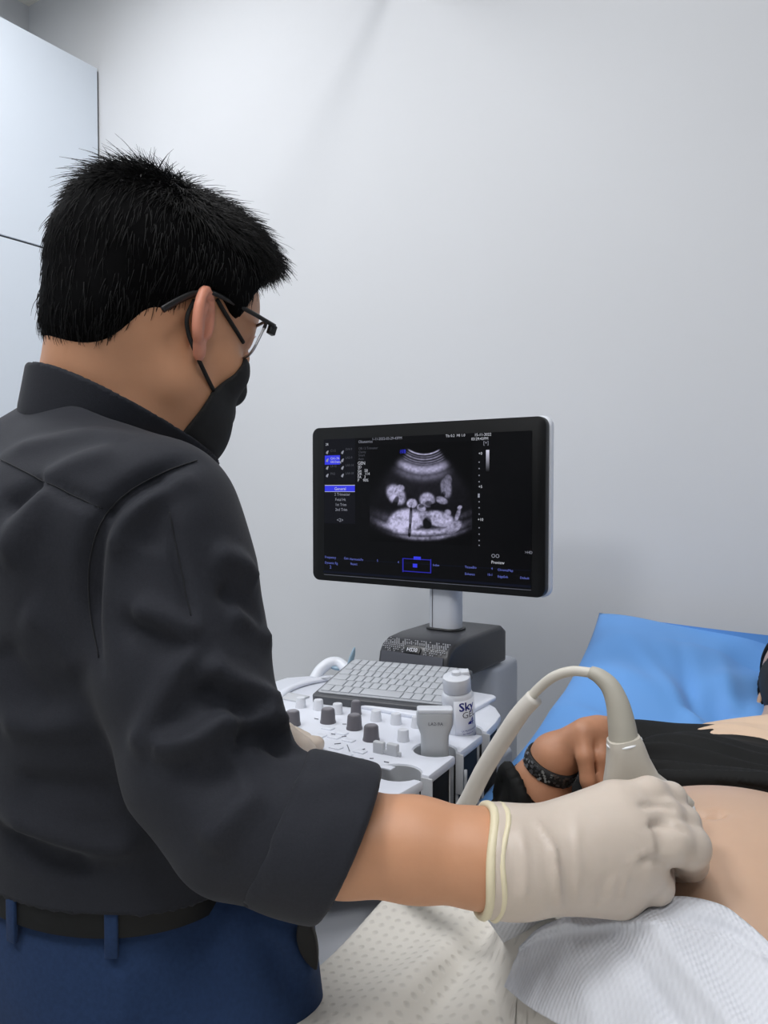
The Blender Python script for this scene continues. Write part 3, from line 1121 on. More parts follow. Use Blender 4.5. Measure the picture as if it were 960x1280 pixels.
mk('cable', tube(spline([W(edge_u(hv) + .012, hv, PZ0 - .02), W(edge_u(hv) + .012, hv, PZ0 - .10), W(edge_u(hv) + .011, hv - .004, PZ0 - .14)]), .0022, n=8), 'grey_plastic', gp)

# gel bottle in the rear holder
hu, hv, _ = HOLES[2]
b0 = W(hu + .001, hv - .001, PZ0 - .045)
b1 = P(570, 838, 1.125)
bz = (b1 - b0) / np.linalg.norm(b1 - b0)
BL = np.linalg.norm(b1 - b0)
bx_ = RT - bz * (RT @ bz)
bx_ /= np.linalg.norm(bx_)
BA = np.array([bx_, np.cross(bz, bx_), bz])
gb = thing('gel_bottle', 'white ultrasound gel bottle with blue lettering standing in the console holder', 'bottle', b0)
mk('bottle_body', lathe([(.019, 0), (.0225, .002), (.0235, .006), (.0238, BL * .70), (.0234, BL * .735), (.0215, BL * .765), (.0195, BL * .78), (.0175, BL * .785), (.0175, BL * .79)], b0, BA, n=40), 'white_plastic', gb, angle=50)
mk('cap', lathe([(.0200, BL * .785), (.0206, BL * .79), (.0206, BL * .92), (.0200, BL * .935), (.0165, BL * .945), (.0120, BL * .948), (.0105, BL * .955), (.0072, BL * .957), (.0066, BL * .99), (.004, BL)], b0, BA, n=36), 'white_plastic', gb, angle=50)
mk('cap_tab', box(b0 + BA.T @ np.array([.012, .004, BL * .955]), (.007, .007, .004), axes=BA, bev=.0015, seg=2), 'white_plastic', gb, angle=50)
# the label wraps round the front right of the body
lr = .02395
la = lambda a, z: b0 + BA.T @ np.array([lr * math.sin(a), -lr * math.cos(a), z])
nl = 24
lv = [la(a, z) for a in np.linspace(-.35, 1.9, nl) for z in (BL * .24, BL * .73)]
lvv = np.array(lv).reshape(nl, 2, 3)
mk('label', sheet(lvv, nl, 2, .0003), 'label', gb)


def wrap_text(s, size, a0, z, bold=0.0):
    v, f = text_mesh(s, size, np.zeros(3), np.array([1.0, 0, 0]), np.array([0, 1.0, 0]))
    return np.array([b0 + BA.T @ np.array([(lr + .0004) * math.sin(a0 + x / lr), -(lr + .0004) * math.cos(a0 + x / lr), z + y]) for x, y, _ in v]), f


sk = [wrap_text('Sky', .0185, -.06 + d, BL * .62 + e) for d in (0, .012, .024, .036) for e in (0, .0004)]
mk('brand_lettering', join(sk), 'ink', gb, smooth=False)
mk('gel_lettering', join([wrap_text('GEL', .0140, .12, BL * .54)]), 'ink_grey', gb, smooth=False)
em = [wrap_text('4', .0165, .62, BL * .45)]
em += [(np.array([b0 + BA.T @ np.array([(lr + .0005) * math.sin(.62 + x), -(lr + .0005) * math.cos(.62 + x), BL * .465 + z]) for x, z in ((-.14, 0), (.12, -.001), (.14, .002), (.0, .004), (-.1, .003))]), [(0, 1, 2, 3, 4)])]
mk('emblem', join(em), 'ink', gb, smooth=False)
mk('small_print', join([wrap_text('ULTRASOUND JELLY', .0036, .05, BL * .39), wrap_text('for diagnosis', .0034, .12, BL * .36), wrap_text('NET 250 ml  NON-STERILE', .0034, -.05, BL * .30), wrap_text('water soluble', .003, .1, BL * .27)]), 'ink', gb, smooth=False)


# ------------------------------------------------------------------ the standing person
PH = math.radians(43)
HPI = math.radians(20)
f0 = np.array([math.sin(PH), math.cos(PH), 0])
HF = f0 * math.cos(HPI) - ZZ * math.sin(HPI)
HU = ZZ * math.cos(HPI) + f0 * math.sin(HPI)
HR = np.array([math.cos(PH), -math.sin(PH), 0])
HO = P(197, 424, .757)
HA = np.array([HF, HR, HU])


def hp(a, r, b):
    return HO + a * HF + r * HR + b * HU


def hplane(x, y, r):
    """point of the head's sagittal slice r that is seen at a pixel."""
    return onplane(x, y, hp(0, r, 0), HR)


TA_ = math.radians(42)
TF = np.array([math.sin(TA_), math.cos(TA_), 0])
TR = np.array([math.cos(TA_), -math.sin(TA_), 0])
TO = np.array([-.285, .765, 0])
SR = P(204, 656, .640)
SL = TO + np.array([0, 0, 1.350]) - .185 * TR - .010 * ZZ


def tp(a, r, z):
    return TO + a * TF + r * TR + z * ZZ


TAX = np.array([TF, TR, ZZ])
SQ = np.array([1 / .68, 1, 1], np.float32)


def tchain(p, pts, rs, k=.03):
    q = ((p - TO.astype(np.float32)) @ TAX.T.astype(np.float32)) * SQ
    pp = [(a / .68, r, z) for a, r, z in pts]
    return chain(q, pp, rs, k) * .85


def torso(p, g=0.0):
    d = tchain(p, [(.0, 0, .80), (.0, 0, .93), (.01, 0, 1.06), (.0, 0, 1.20), (-.012, .0, 1.28)], [.158 + g, .156 + g, .150 + g, .166 + g, .160 + g])
    d = smin(d, chain(p, [SL - .015 * TF, tp(-.035, 0, 1.355), SR - .015 * TF], [.060 + g, .072 + g, .060 + g]), .06)
    d = smin(d, cone(p, tp(-.02, 0, 1.34), P(150, 548, .755), .085 + g, .058 + g), .05)
    return d


NB = P(150, 535, .76)
NT = hp(-.028, 0, -.01)


def ear_sdf(p, s):
    c = hp(-.004, s * .079, .002)
    ez = HU * .95 - HF * .22
    ez = ez / np.linalg.norm(ez)
    ex = HF * .80 - HR * s * .58
    ex = ex - ez * (ex @ ez)
    ex /= np.linalg.norm(ex)
    A = np.array([ex, np.cross(ez, ex) * 1.0, ez])
    q = ((p - c.astype(np.float32)) @ A.T.astype(np.float32))
    side = -1.0 if (A[1] @ HR) * s < 0 else 1.0
    d = ell(q, (0, 0, .002), (.0170, .0042, .0285))
    d = smin(d, ell(q, (.004, 0, -.024), (.0085, .0048, .0105)), .006)
    ang = np.linspace(-.35, 4.1, 18)
    rim = [(.0148 * math.cos(t), side * .0030, .005 + .0255 * math.sin(t)) for t in ang]
    d = smin(d, chain(q, rim, [.0036] * len(rim)), .0025)
    inner = [(.0065 * math.cos(t) + .001, side * .0026, .001 + .0165 * math.sin(t)) for t in np.linspace(1.1, 4.2, 9)]
    d = smin(d, chain(q, inner, [.0028] * len(inner)), .0025)
    d = smax(d, -ell(q, (.0045, side * .0075, -.003), (.0070, .0075, .0120)), .0025)
    d = smin(d, ell(q, (.0125, side * .003, -.005), (.0035, .004, .006)), .003)
    return d


def head(p):
    q = ((p - HO.astype(np.float32)) @ HA.T.astype(np.float32))
    d = ell(q, (-.004, 0, .050), (.098, .076, .084))
    d = smin(d, ell(q, (.033, 0, -.030), (.054, .060, .068)), .03)
    d = smin(d, cone(q, (.058, -.014, -.074), (.058, .014, -.074), .020, .020), .03)
    for s in (-1, 1):
        d = smin(d, cone(q, (.008, s * .048, -.050), (.052, s * .020, -.078), .014, .016), .04)
        d = smin(d, cone(q, (.076, s * .012, .036), (.062, s * .045, .034), .012, .010), .012)
        d = smin(d, ell(q, (.052, s * .048, -.012), (.022, .016, .018)), .015)
        d = smax(d, -ell(q, (.093, s * .032, .014), (.014, .016, .009)), .010)
        d = smin(d, ell(q, (.072, s * .032, .013), (.0125, .0135, .0120)), .002)
    d = smin(d, cone(q, (.083, 0, .026), (.094, 0, -.010), .007, .011), .012)
    d = smin(d, cone(q, (.082, -.016, -.044), (.082, .016, -.044), .007, .007), .008)
    d = smin(d, cone(p, NT, NB, .056, .060), .045)
    d = smin(d, cone(p, hp(-.055, 0, .0), P(118, 520, .735), .046, .055), .03)
    return d


# right arm and gloved hand on the probe
EL = P(304, 1034, .580)
AR = [SR, P(222, 800, .620), P(264, 955, .598), EL]
FA = [EL, P(430, 1052, .572), P(520, 1061, .566), P(600, 1072, .560)]
WR = P(645, 1077, .560)
RH = dict(
    palm=[(WR, P(768, 1018, .575), .0275, .0220), (WR, P(786, 1042, .566), .0300, .0232), (WR, P(784, 1076, .566), .030, .0242), (WR, P(770, 1103, .575), .0295, .0232)],
    fingers=[
        [(P(775, 1006, .576), .0145), (P(812, 994, .582), .0108), (P(838, 998, .592), .0094), (P(842, 1016, .615), .0088), (P(826, 1036, .630), .0084)],
        [(P(790, 1024, .568), .0145), (P(828, 1018, .573), .0114), (P(853, 1029, .581), .0106), (P(856, 1046, .602), .0098), (P(838, 1058, .622), .0092)],
        [(P(795, 1054, .562), .0165), (P(835, 1051, .561), .0144), (P(860, 1058, .569), .0134), (P(862, 1078, .594), .0108), (P(842, 1086, .616), .0094)],
        [(P(784, 1087, .566), .0155), (P(808, 1089, .562), .0126), (P(819, 1107, .567), .0106), (P(822, 1098, .590), .0094), (P(811, 1092, .606), .0088)],
        [(P(676, 1056, .600), .0170), (P(720, 1030, .628), .0145), (P(765, 1022, .645), .0120), (P(796, 1034, .655), .0105)],
    ])

# left arm reaching to the console
LT = PZ(396, 930, PZ0 + .009)
LW = LT + np.array([-.165, -.030, .045])
LE = tp(.06, -.27, 1.115)
LH = dict(
    palm=[(LW, LT + np.array([-.085, .020, .030]), .028, .016), (LW, LT + np.array([-.078, -.002, .030]), .028, .017), (LW, LT + np.array([-.082, -.024, .026]), .027, .016), (LW, LT + np.array([-.092, -.044, .020]), .026, .015)],
    fingers=[
        [(LT + np.array([-.085, .020, .030]), .0125), (LT + np.array([-.055, .022, .016]), .0100), (LT + np.array([-.032, .022, .004]), .0090), (LT + np.array([-.018, .020, .0]), .0082)],
        [(LT + np.array([-.078, -.002, .030]), .0130), (LT + np.array([-.045, .0, .014]), .0102), (LT + np.array([-.020, .0, .002]), .0092), (LT + np.array([.0, .0, .0]), .0086)],
        [(LT + np.array([-.082, -.024, .026]), .0125), (LT + np.array([-.040, -.024, .024]), .0105), (LT + np.array([-.016, -.024, .006]), .0092), (LT + np.array([-.008, -.024, -.001]), .0084)],
        [(LT + np.array([-.092, -.044, .020]), .0115), (LT + np.array([-.060, -.048, .018]), .0095), (LT + np.array([-.042, -.048, .005]), .0085), (LT + np.array([-.034, -.048, .0]), .0078)],
        [(LW + np.array([.030, .020, -.006]), .0160), (LT + np.array([-.100, .048, .012]), .0130), (LT + np.array([-.070, .056, .004]), .0105), (LT + np.array([-.050, .056, .001]), .0090)],
    ])


def hand(p, H, g=0.0):
    d = df = None
    for a, b, ra, rb in H['palm']:
        e = cone(p, a, b, ra + g, rb + g)
        d = e if d is None else smin(d, e, .012)
    for F in H['fingers']:
        e = chain(p, [x for x, _ in F], [r + g for _, r in F], .005)
        df = e if df is None else smin(df, e, .0020)
    return smin(d, df, .005)


def forearm(p, g=0.0):
    return chain(p, FA + [WR], [.0400 + g, .0372 + g, .0352 + g, .0328 + g, .0305 + g], .01)


def leftfore(p, g=0.0):
    return chain(p, [LE, LE * .4 + LW * .6, LW], [.042 + g, .036 + g, .029 + g], .01)


HIPR, HIPL = tp(0, .088, .86), tp(0, -.088, .86)
KNR, KNL = tp(.03, .10, .47), tp(.06, -.10, .47)
ANR, ANL = tp(-.01, .11, .09), tp(.03, -.11, .09)
doctor = thing('person', 'standing person in charcoal shirt, black mask and glasses, scanning with a gloved hand', 'person', tp(0, 0, 0))


def body_fn(p):
    d = smin(torso(p, -.004), head(p), .025)
    for s in (-1, 1):
        d = smin(d, ear_sdf(p, s), .004)
    d = smin(d, chain(p, AR, [.055, .050, .046, .045]), .02)
    d = smin(d, smin(forearm(p), hand(p, RH, -.0035), .015), .01)
    d = smin(d, chain(p, [SL, LE], [.052, .042]), .02)
    d = smin(d, smin(leftfore(p), hand(p, LH), .015), .01)
    for h_, k_, a_ in ((HIPR, KNR, ANR), (HIPL, KNL, ANL)):
        d = smin(d, chain(p, [h_, k_, a_], [.082, .054, .04]), .03)
    return d


bv_, bf_ = mesh_sdf(body_fn, (-.72, .42, .05), (.30, 1.30, 1.66), .0042)
body = mk('body', (bv_, bf_), 'skin', doctor)
body.data.materials.append(M['ear'])
ed = np.minimum(ear_sdf(bv_.astype(np.float32), 1), ear_sdf(bv_.astype(np.float32), -1)) < .0015
body.data.polygons.foreach_set('material_index', np.array([1 if ed[np.asarray(q)].all() else 0 for q in bf_], np.int32))

# eyes (beside the nose bridge, turned away from the camera)
for s in (-1, 1):
    e = mk('eye', lathe([(.0005, -.0100), (.006, -.008), (.0095, -.003), (.0100, 0), (.0095, .003), (.0075, .0066), (.0045, .0089), (.0005, .0100)], hp(.0745, s * .032, .013), axes=frm(HU, z=HF), n=20), 'label', doctor)
    mk('iris', lathe([(.0048, .0), (.0044, .0012), (.0005, .0016)], hp(.0832, s * .032, .013), axes=frm(HU, z=HF), n=16), 'hair', e)

# hair: a solid cap with thousands of strands
G_A = [-.14, -.085, -.075, -.059, -.046, -.036, -.033, -.023, -.005, .011, .027, .036, .041, .056, .075, .10, .14]
G_B = [-.064, -.064, -.063, -.062, -.054, -.036, -.010, .020, .037, .038, .031, .031, .053, .084, .100, .106, .11]


def hair_fn(p):
    q = ((p - HO.astype(np.float32)) @ HA.T.astype(np.float32))
    d = ell(q, (-.006, 0, .054), (.112, .0865, .093))
    d = smin(d, ell(q, (.034, 0, .100), (.060, .066, .042)), .03)
    d = smin(d, ell(q, (-.052, 0, .058), (.070, .078, .078)), .02)
    d = smin(d, ell(q, (-.068, 0, -.002), (.042, .062, .056)), .02)
    g = np.interp(q[:, 0], G_A, G_B).astype(np.float32)
    d = smax(d, (g - q[:, 2]) * .8, .008)
    # keep clear of the face in front of the fringe
    d = smax(d, (q[:, 0] - .089) * .9, .02)
    return d


hv_, hf_ = mesh_sdf(hair_fn, HO - .20, HO + .24, .0042)
hn_ = vnormals(hv_, hf_)
ql = (hv_ - HO) @ HA.T


def strands(idx, lens, seed):
    r = np.random.default_rng(seed)
    vs, fs, n = [], [], 0
    for i, L in zip(idx, lens):
        p = hv_[i] - hn_[i] * .004 + r.normal(0, .0014, 3)
        a, rr, b = ql[i]
        # comb: from the crown forward on top, downward at the sides and back
        topw = max(np.clip((b - .080) / .05, 0, 1), np.clip((a - .045) / .025, 0, 1) * (b > .06))
        fwd = HF * np.clip((a + .045) / .03, -.8, .95) + HR * (np.clip(rr / .03, -1, 1) * .35 + r.normal(0, .35)) + HF * r.normal(0, .3)
        down = -HU + HF * (.15 + .25 * (a > .02))
        flow = topw * fwd + (1 - topw) * down
        nrm = hn_[i]
        flow = flow - nrm * (flow @ nrm)
        flow /= np.linalg.norm(flow) + 1e-9
        lift = .25 + .55 * topw * r.random() + .30 * (a > .06) + .12 * r.random()
        if topw < .3:
            lift = .10 + .12 * r.random()
        d = flow + nrm * lift + r.normal(0, .16, 3)
        d /= np.linalg.norm(d)
        k = 5
        w0 = .00045 + .00035 * r.random()
        pts = []
        for s in range(k):
            pts.append(p.copy())
            p = p + d * L / (k - 1)
            d = d + (flow * .25 - nrm * (.22 if topw > .3 else .30)) * .55
            d /= np.linalg.norm(d)
        pts = np.array(pts)
        t = d
        x = np.cross(t, nrm)
        x /= np.linalg.norm(x) + 1e-9
        y = np.cross(t, x)
        for s in range(k):
            w = w0 * (1 - .85 * s / (k - 1))
            for an in (0, 2.094, 4.189):
                vs.append(pts[s] + w * (math.cos(an) * x + math.sin(an) * y))
        for s in range(k - 1):
            for j in range(3):
                j2 = (j + 1) % 3
                fs.append((n + s * 3 + j, n + s * 3 + j2, n + s * 3 + 3 + j2, n + s * 3 + 3 + j))
        n += 3 * k
    return np.array(vs), fs


rg = np.random.default_rng(5)
cand = np.where(ql[:, 2] > np.interp(ql[:, 0], G_A, G_B) + .004)[0]
pick = rg.choice(cand, 26000, replace=True)
tw = np.clip((ql[pick, 2] - .085) / .06, 0, 1)
ln = (.014 + .012 * rg.random(len(pick))) * (1 - tw) + (.020 + .024 * rg.random(len(pick)) ** 1.5) * tw
ln += .006 * (ql[pick, 0] > .06) * rg.random(len(pick))
low = np.clip((ql[pick, 2] - np.interp(ql[pick, 0], G_A, G_B)) / .03, .25, 1)
ln = ln * low
# a tuft that sticks out at the back of the crown
tf = cand[np.linalg.norm(ql[cand] - np.array([-.088, .02, .128]), axis=1) < .03]
tf = rg.choice(tf, min(len(tf), 420), replace=False)
hs = join([(hv_, hf_), strands(pick, ln, 1), strands(tf, .03 + .022 * rg.random(len(tf)), 2)])
hair = mk('hair', hs, 'hair', doctor)
hair.data.materials.append(M['hair_under'])
hm = np.zeros(len(hair.data.polygons), np.int32)
hm[:len(hf_)] = 1
hair.data.polygons.foreach_set('material_index', hm)

# shirt
CUFF0, CUFF1 = P(352, 1046, .578), P(433, 1052, .572)
CA0 = (CUFF1 - CUFF0) / np.linalg.norm(CUFF1 - CUFF0)
cn = P(433, 1050, .572) - P(330, 1040, .572)
cn = cn - ZZ * 0
cn /= np.linalg.norm(cn)
# the cuff's open end slants: its upper edge reaches further along the arm
cn = cn * .93 - UP * .34
cn /= np.linalg.norm(cn)
SLV = [SR - .010 * TF, P(212, 730, .628), P(228, 825, .618), P(262, 950, .598), P(302, 1022, .582), P(380, 1040, .574), P(440, 1053, .570)]
SLVR = [.063, .067, .0665, .0620, .0520, .0510, .0550]
COLN = P(125, 493, .75)


def collar_plane(p):
    a, b, c = P(50, 478, .72), P(216, 548, .735), P(216, 548, .735) + (-.5 * TF + .0 * TR) * 0 + HF * .0
    # plane through the back of the collar and the front of the neck, level along the shoulders
    x = b - a
    n = np.cross(x, TF * .6 - TR * .8)
    n /= np.linalg.norm(n)
    if n[2] < 0:
        n = -n
    return hspace(p, a, n)


CLA, CLM, CLB = P(50, 478, .745), P(110, 481, .685), P(216, 546, .745)
CLN = np.cross(CLM - CLA, CLB - CLA)
CLN /= np.linalg.norm(CLN)
if CLN[2] < 0:
    CLN = -CLN


def neck_fn(p, g=0.0):
    return smin(cone(p, NT, NB, .056 + g, .060 + g), cone(p, hp(-.055, 0, .0), P(118, 520, .735), .046 + g, .055 + g), .03)


def shirt_fn(p):
    d = torso(p, .012)
    d = smin(d, tchain(p, [(.0, 0, 1.00), (.0, 0, 1.06), (.01, 0, 1.12), (.0, 0, 1.22)], [.160, .172, .172, .180]), .03)
    d = smin(d, cone(p, tp(-.055, .08, 1.33), tp(-.05, .07, 1.15), .085, .07), .05)
    d = smin(d, cone(p, tp(-.055, -.08, 1.34), tp(-.05, -.07, 1.15), .085, .07), .05)
    # stand collar round the neck
    arm = chain(p, SLV, SLVR, .02)
    d = smin(d, arm, .022)
    larm = chain(p, [SL - .01 * TF, LE, LE * .6 + LW * .4], [.070, .058, .050], .02)
    d = smin(d, larm, .03)
    d = smax(d, hspace(p, CUFF1, cn), .004) if False else d
    # open cuff
    keep = hspace(p, P(433, 1050, .572), cn)
    near = vlen(p - P(440, 1050, .57).astype(np.float32)) - .13
    d = np.maximum(d, np.minimum(keep, -near) * 1.0 if False else np.where(near < 0, keep, d))
    lk = hspace(p, LE * .55 + LW * .45, (LW - LE) / np.linalg.norm(LW - LE))
    d = np.where(vlen(p - (LW * .6 + LE * .4).astype(np.float32)) < .12, np.maximum(d, lk), d)
    inner = np.maximum(forearm(p, .0065), -hspace(p, P(372, 1046, .575), cn))
    d = np.maximum(d, -inner)
    d = np.maximum(d, -leftfore(p, .006))
    # neck opening
    d = np.maximum(d, -(head(p) - .004))
    hc = hspace(p, CLA, CLN) + .024
    d = smax(d, np.where(vlen(p - NB.astype(np.float32)) < .16, hc, -1.0), .004)
    # hem tucked behind the belt
    d = np.maximum(d, (1.030 - p[:, 2]))
    return d


sv_, sf_ = mesh_sdf(shirt_fn, (-.66, .42, .95), (.08, 1.22, 1.50), .0042)
SF = [
    # yoke and shoulder
    ([(0, 566), (60, 552), (120, 546), (160, 552)], .0022, .012),
    ([(40, 610), (100, 580), (150, 566)], .0024, .011),
    ([(0, 640), (30, 620), (60, 604)], -.005, .010),
    ([(0, 700), (40, 650), (62, 606)], .004, .014),
    ([(60, 606), (120, 632), (132, 640)], -.0022, .006),
    # armhole seam
    ([(246, 576), (205, 590), (160, 615), (128, 650), (112, 700), (112, 760), (126, 830)], -.006, .009),
    ([(240, 590), (195, 615), (152, 652), (136, 705)], .0035, .011),
    ([(218, 590), (200, 640), (178, 690)], -.003, .013),
    # sleeve
    ([(214, 645), (226, 710), (240, 790)], -.0018, .005),
    ([(165, 758), (205, 775), (248, 800)], .0050, .010),
    ([(150, 775), (200, 795), (240, 815)], -.0040, .010),
    ([(243, 800), (215, 850), (190, 900), (168, 945)], .0045, .011),
    ([(262, 690), (300, 705), (318, 730)], .0035, .010),
    ([(270, 735), (305, 760), (340, 800)], -.0035, .009),
    ([(285, 760), (318, 780), (344, 812)], .0040, .010),
    ([(250, 825), (285, 850), (325, 870), (358, 890)], .0055, .011),
    ([(248, 850), (285, 878), (330, 895)], -.0050, .010),
    ([(190, 935), (235, 928), (280, 905)], .0055, .010),
    ([(272, 880), (290, 905), (330, 900), (362, 915)], .0060, .009),
    ([(290, 920), (330, 918), (365, 935)], -.0060, .010),
    ([(215, 960), (260, 975), (300, 965)], -.0035, .012),
    ([(255, 1060), (290, 1020), (330, 985)], .0040, .013),
    # back of the body
    ([(0, 900), (50, 905), (120, 900)], .0035, .013),
    ([(0, 1010), (60, 1035), (130, 1055), (190, 1050)], .0050, .013),
    ([(0, 1040), (50, 1070), (120, 1090)], -.0045, .012),
    ([(20, 980), (80, 985), (160, 990)], -.0030, .012),
    ([(30, 760), (70, 790), (105, 850)], .0030, .016),
    ([(0, 800), (30, 850), (70, 900)], -.0030, .015),
]
sv_ = folds(sv_, sf_, [(a, b * 2.2, c) for a, b, c in SF])
nz = vnoise(sv_[:, 0] * 100 + 50, sv_[:, 2] * 100 + sv_[:, 1] * 60, 4.5, 21) - .5
sv_ = sv_ + vnormals(sv_, sf_) * (nz * .004)[:, None]
shirt = mk('shirt', (sv_, sf_), 'shirt', doctor)

# the rolled cuff, a thicker band round the sleeve's end
cend = P(433, 1050, .572)


def cuff_fn(p):
    d = chain(p, SLV[4:], [.0550, .0550, .0590], .02)
    d = smax(d, hspace(p, cend + cn * .003, cn), .006)
    n2 = cn * .96 - UP * .02
    n2 = n2 / np.linalg.norm(n2)
    d = smax(d, -hspace(p, P(335, 1044, .575), n2), .006)
    return np.maximum(d, -forearm(p, .010))


cv_, cf_ = mesh_sdf(cuff_fn, P(395, 1048, .57) - .13, P(395, 1048, .57) + .13, .0036)
cv_ = folds(cv_, cf_, [([(345, 985), (335, 1050), (318, 1120)], -.002, .006), ([(360, 975), (400, 985), (450, 965)], .0025, .010), ([(380, 1120), (395, 1060), (430, 1000)], .002, .012)])
mk('cuff', (cv_, cf_), 'shirt', shirt)


# stand collar: a cloth band round the neck, its plane through three points of its upper edge
def collar_fn(p):
    n = head(p)
    d = np.maximum(n - .0115, -(n - .0055))
    h = hspace(p, CLA, CLN)
    d = smax(d, h, .002)
    return np.maximum(d, -(h + .046))


mk('collar', mesh_sdf(collar_fn, NB - .14, NB + .16, .0028), 'shirt', shirt)

# shirt seams
def on_mesh_line(v, f, px, lift=.0006, n=8):
    b = BVHTree.FromPolygons([Vector(q) for q in v], [tuple(int(i) for i in g) for g in f])
    out = []
    for (x, y) in spline([(a, c, 0) for a, c in px], n)[:, :2]:
        h = b.ray_cast(Vector(CAM), Vector(ray(x, y)).normalized())
        if h[0] is not None:
            out.append(np.array(h[0]) + np.array(h[1]) * lift)
    return np.array(out)


mk('armhole_seam', tube(on_mesh_line(sv_, sf_, [(246, 576), (205, 590), (160, 615), (128, 650), (112, 700), (112, 760), (124, 822)]), .0006, n=6), 'seam', shirt)
mk('yoke_seam', tube(on_mesh_line(sv_, sf_, [(2, 575), (60, 604), (128, 636)]), .0005, n=6), 'seam', shirt)
mk('sleeve_seam', tube(on_mesh_line(sv_, sf_, [(212, 640), (224, 700), (238, 770)]), .0004, n=6), 'seam', shirt)


# trousers
def trousers_fn(p):
    d = tchain(p, [(.0, 0, .82), (.0, 0, .93), (.005, 0, 1.03)], [.178, .170, .158])
    for h_, k_, a_ in ((HIPR, KNR, ANR), (HIPL, KNL, ANL)):
        d = smin(d, chain(p, [h_, k_, a_ - ZZ * .03], [.105, .080, .075]), .03)
    d = smin(d, cone(p, P(346, 1160, .680), P(335, 1330, .67), .034, .055), .06)
    return np.maximum(np.maximum(d, p[:, 2] - 1.045), .045 - p[:, 2])


tv_, tf_ = mesh_sdf(trousers_fn, (-.62, .46, .03), (.12, 1.12, 1.08), .0055)
tv_ = folds(tv_, tf_, [([(325, 1160), (345, 1200), (372, 1250)], -.006, .010), ([(340, 1150), (365, 1190), (392, 1222)], .006, .010), ([(150, 1200), (158, 1260), (160, 1279)], .003, .01)])
trs = mk('trousers', (tv_, tf_), 'trousers', doctor)
for i, (x0, y0, x1, y1) in enumerate(((134, 1160, 134, 1205), (4, 1106, 2, 1140))):
    pass


def belt_ring(z, a, b, h, th):
    pts = [tp(a * math.cos(t) + .002, b * math.sin(t), z) for t in np.linspace(0, 2 * math.pi, 72, endpoint=False)]
    out = []
    for k in range(72):
        t = 2 * math.pi * k / 72
        nrm = TF * math.cos(t) / a + TR * math.sin(t) / b
        nrm /= np.linalg.norm(nrm)
        out.append((pts[k], nrm))
    v, f = [], []
    for p_, n_ in out:
        for (dx, dz) in ((0, -h / 2), (th, -h / 2 + .002), (th, h / 2 - .002), (0, h / 2)):
            v.append(p_ + n_ * dx + ZZ * dz)
    for k in range(72):
        k2 = (k + 1) % 72
        for j in range(4):
            j2 = (j + 1) % 4
            f.append((k * 4 + j, k2 * 4 + j, k2 * 4 + j2, k * 4 + j2))
    return np.array(v), f


BZ = 1.025
mk('belt', belt_ring(BZ, .116, .168, .034, .004), 'belt', doctor, angle=40)
for ang in (2.17, 2.80, 1.0, -.4, .6, -1.7):
    c = tp(.116 * math.cos(ang) + .002, .168 * math.sin(ang), BZ - .004)
    n_ = TF * math.cos(ang) / .116 + TR * math.sin(ang) / .168
    n_ /= np.linalg.norm(n_)
    mk('belt_loop', box(c + n_ * .0045, (.0055, .0022, .027), axes=np.array([np.cross(ZZ, n_), n_, ZZ]), bev=.0012, seg=2), 'trousers', trs)

# shoes on the floor
for an in (ANR, ANL):
    def shoe_fn(p, an=an):
        q = ((p - np.array([an[0], an[1], 0], np.float32)) @ TAX.T.astype(np.float32))
        d = smin(cone(q, (-.045, 0, .042), (.06, 0, .040), .040, .042), cone(q, (.06, 0, .040), (.165, 0, .026), .044, .026), .02)
        d = smin(d, cone(q, (-.02, 0, .05), (-.02, 0, .10), .042, .045), .02)
        return smax(d, -(q[:, 2] - .001), .003)
    mk('shoe', mesh_sdf(shoe_fn, np.array([an[0], an[1], 0]) + np.array([-.2, -.2, -.02]), np.array([an[0], an[1], 0]) + np.array([.25, .25, .17]), .006), 'belt', doctor)

# mask and its ear loops
def mask_fn(p):
    q = ((p - HO.astype(np.float32)) @ HA.T.astype(np.float32))
    base = head(p)
    puff = .003 + .004 * np.clip(1 - (np.abs(q[:, 1]) / .06) ** 2, 0, 1)
    d = np.maximum(base - puff - .001, -(base + .005))
    # the cloth ends along a curve on the cheek, over the nose, and under the chin
    a, b = q[:, 0], q[:, 2]
    edge = np.interp(b, [-.14, -.092, -.073, -.046, -.019, .017, .03], [.0, .026, .030, .036, .054, .069, .08]).astype(np.float32)
    d = np.maximum(d, edge - a)
    d = np.maximum(d, b - (.004 + .010 * np.exp(-(q[:, 1] / .018) ** 2)))
    d = np.maximum(d, -(b + .108))
    return d


mv_, mf_ = mesh_sdf(mask_fn, HO + HF * .06 - .13, HO + HF * .06 + .11, .0030)
msk = mk('mask', (mv_, mf_), 'mask', doctor)
for s in (1, -1):
    if s == 1:
        l1 = [hplane(271, 374, .0755), hplane(281, 391, .0735), hplane(293, 410, .066), hplane(304, 428, .056)]
        l2 = [hplane(243, 375, .080), hplane(234, 396, .0795), hplane(236, 418, .0775), hplane(246, 444, .0775), hplane(258, 470, .072), hplane(267, 488, .0655)]
    else:
        mir = lambda q: HO + ((q - HO) @ HF) * HF - ((q - HO) @ HR) * HR + ((q - HO) @ HU) * HU
        l1, l2 = [mir(q) for q in l1], [mir(q) for q in l2]
    for L in (l1, l2):
        mk('ear_loop', tube(spline(L, 8), .0021, n=8), 'mask', msk)

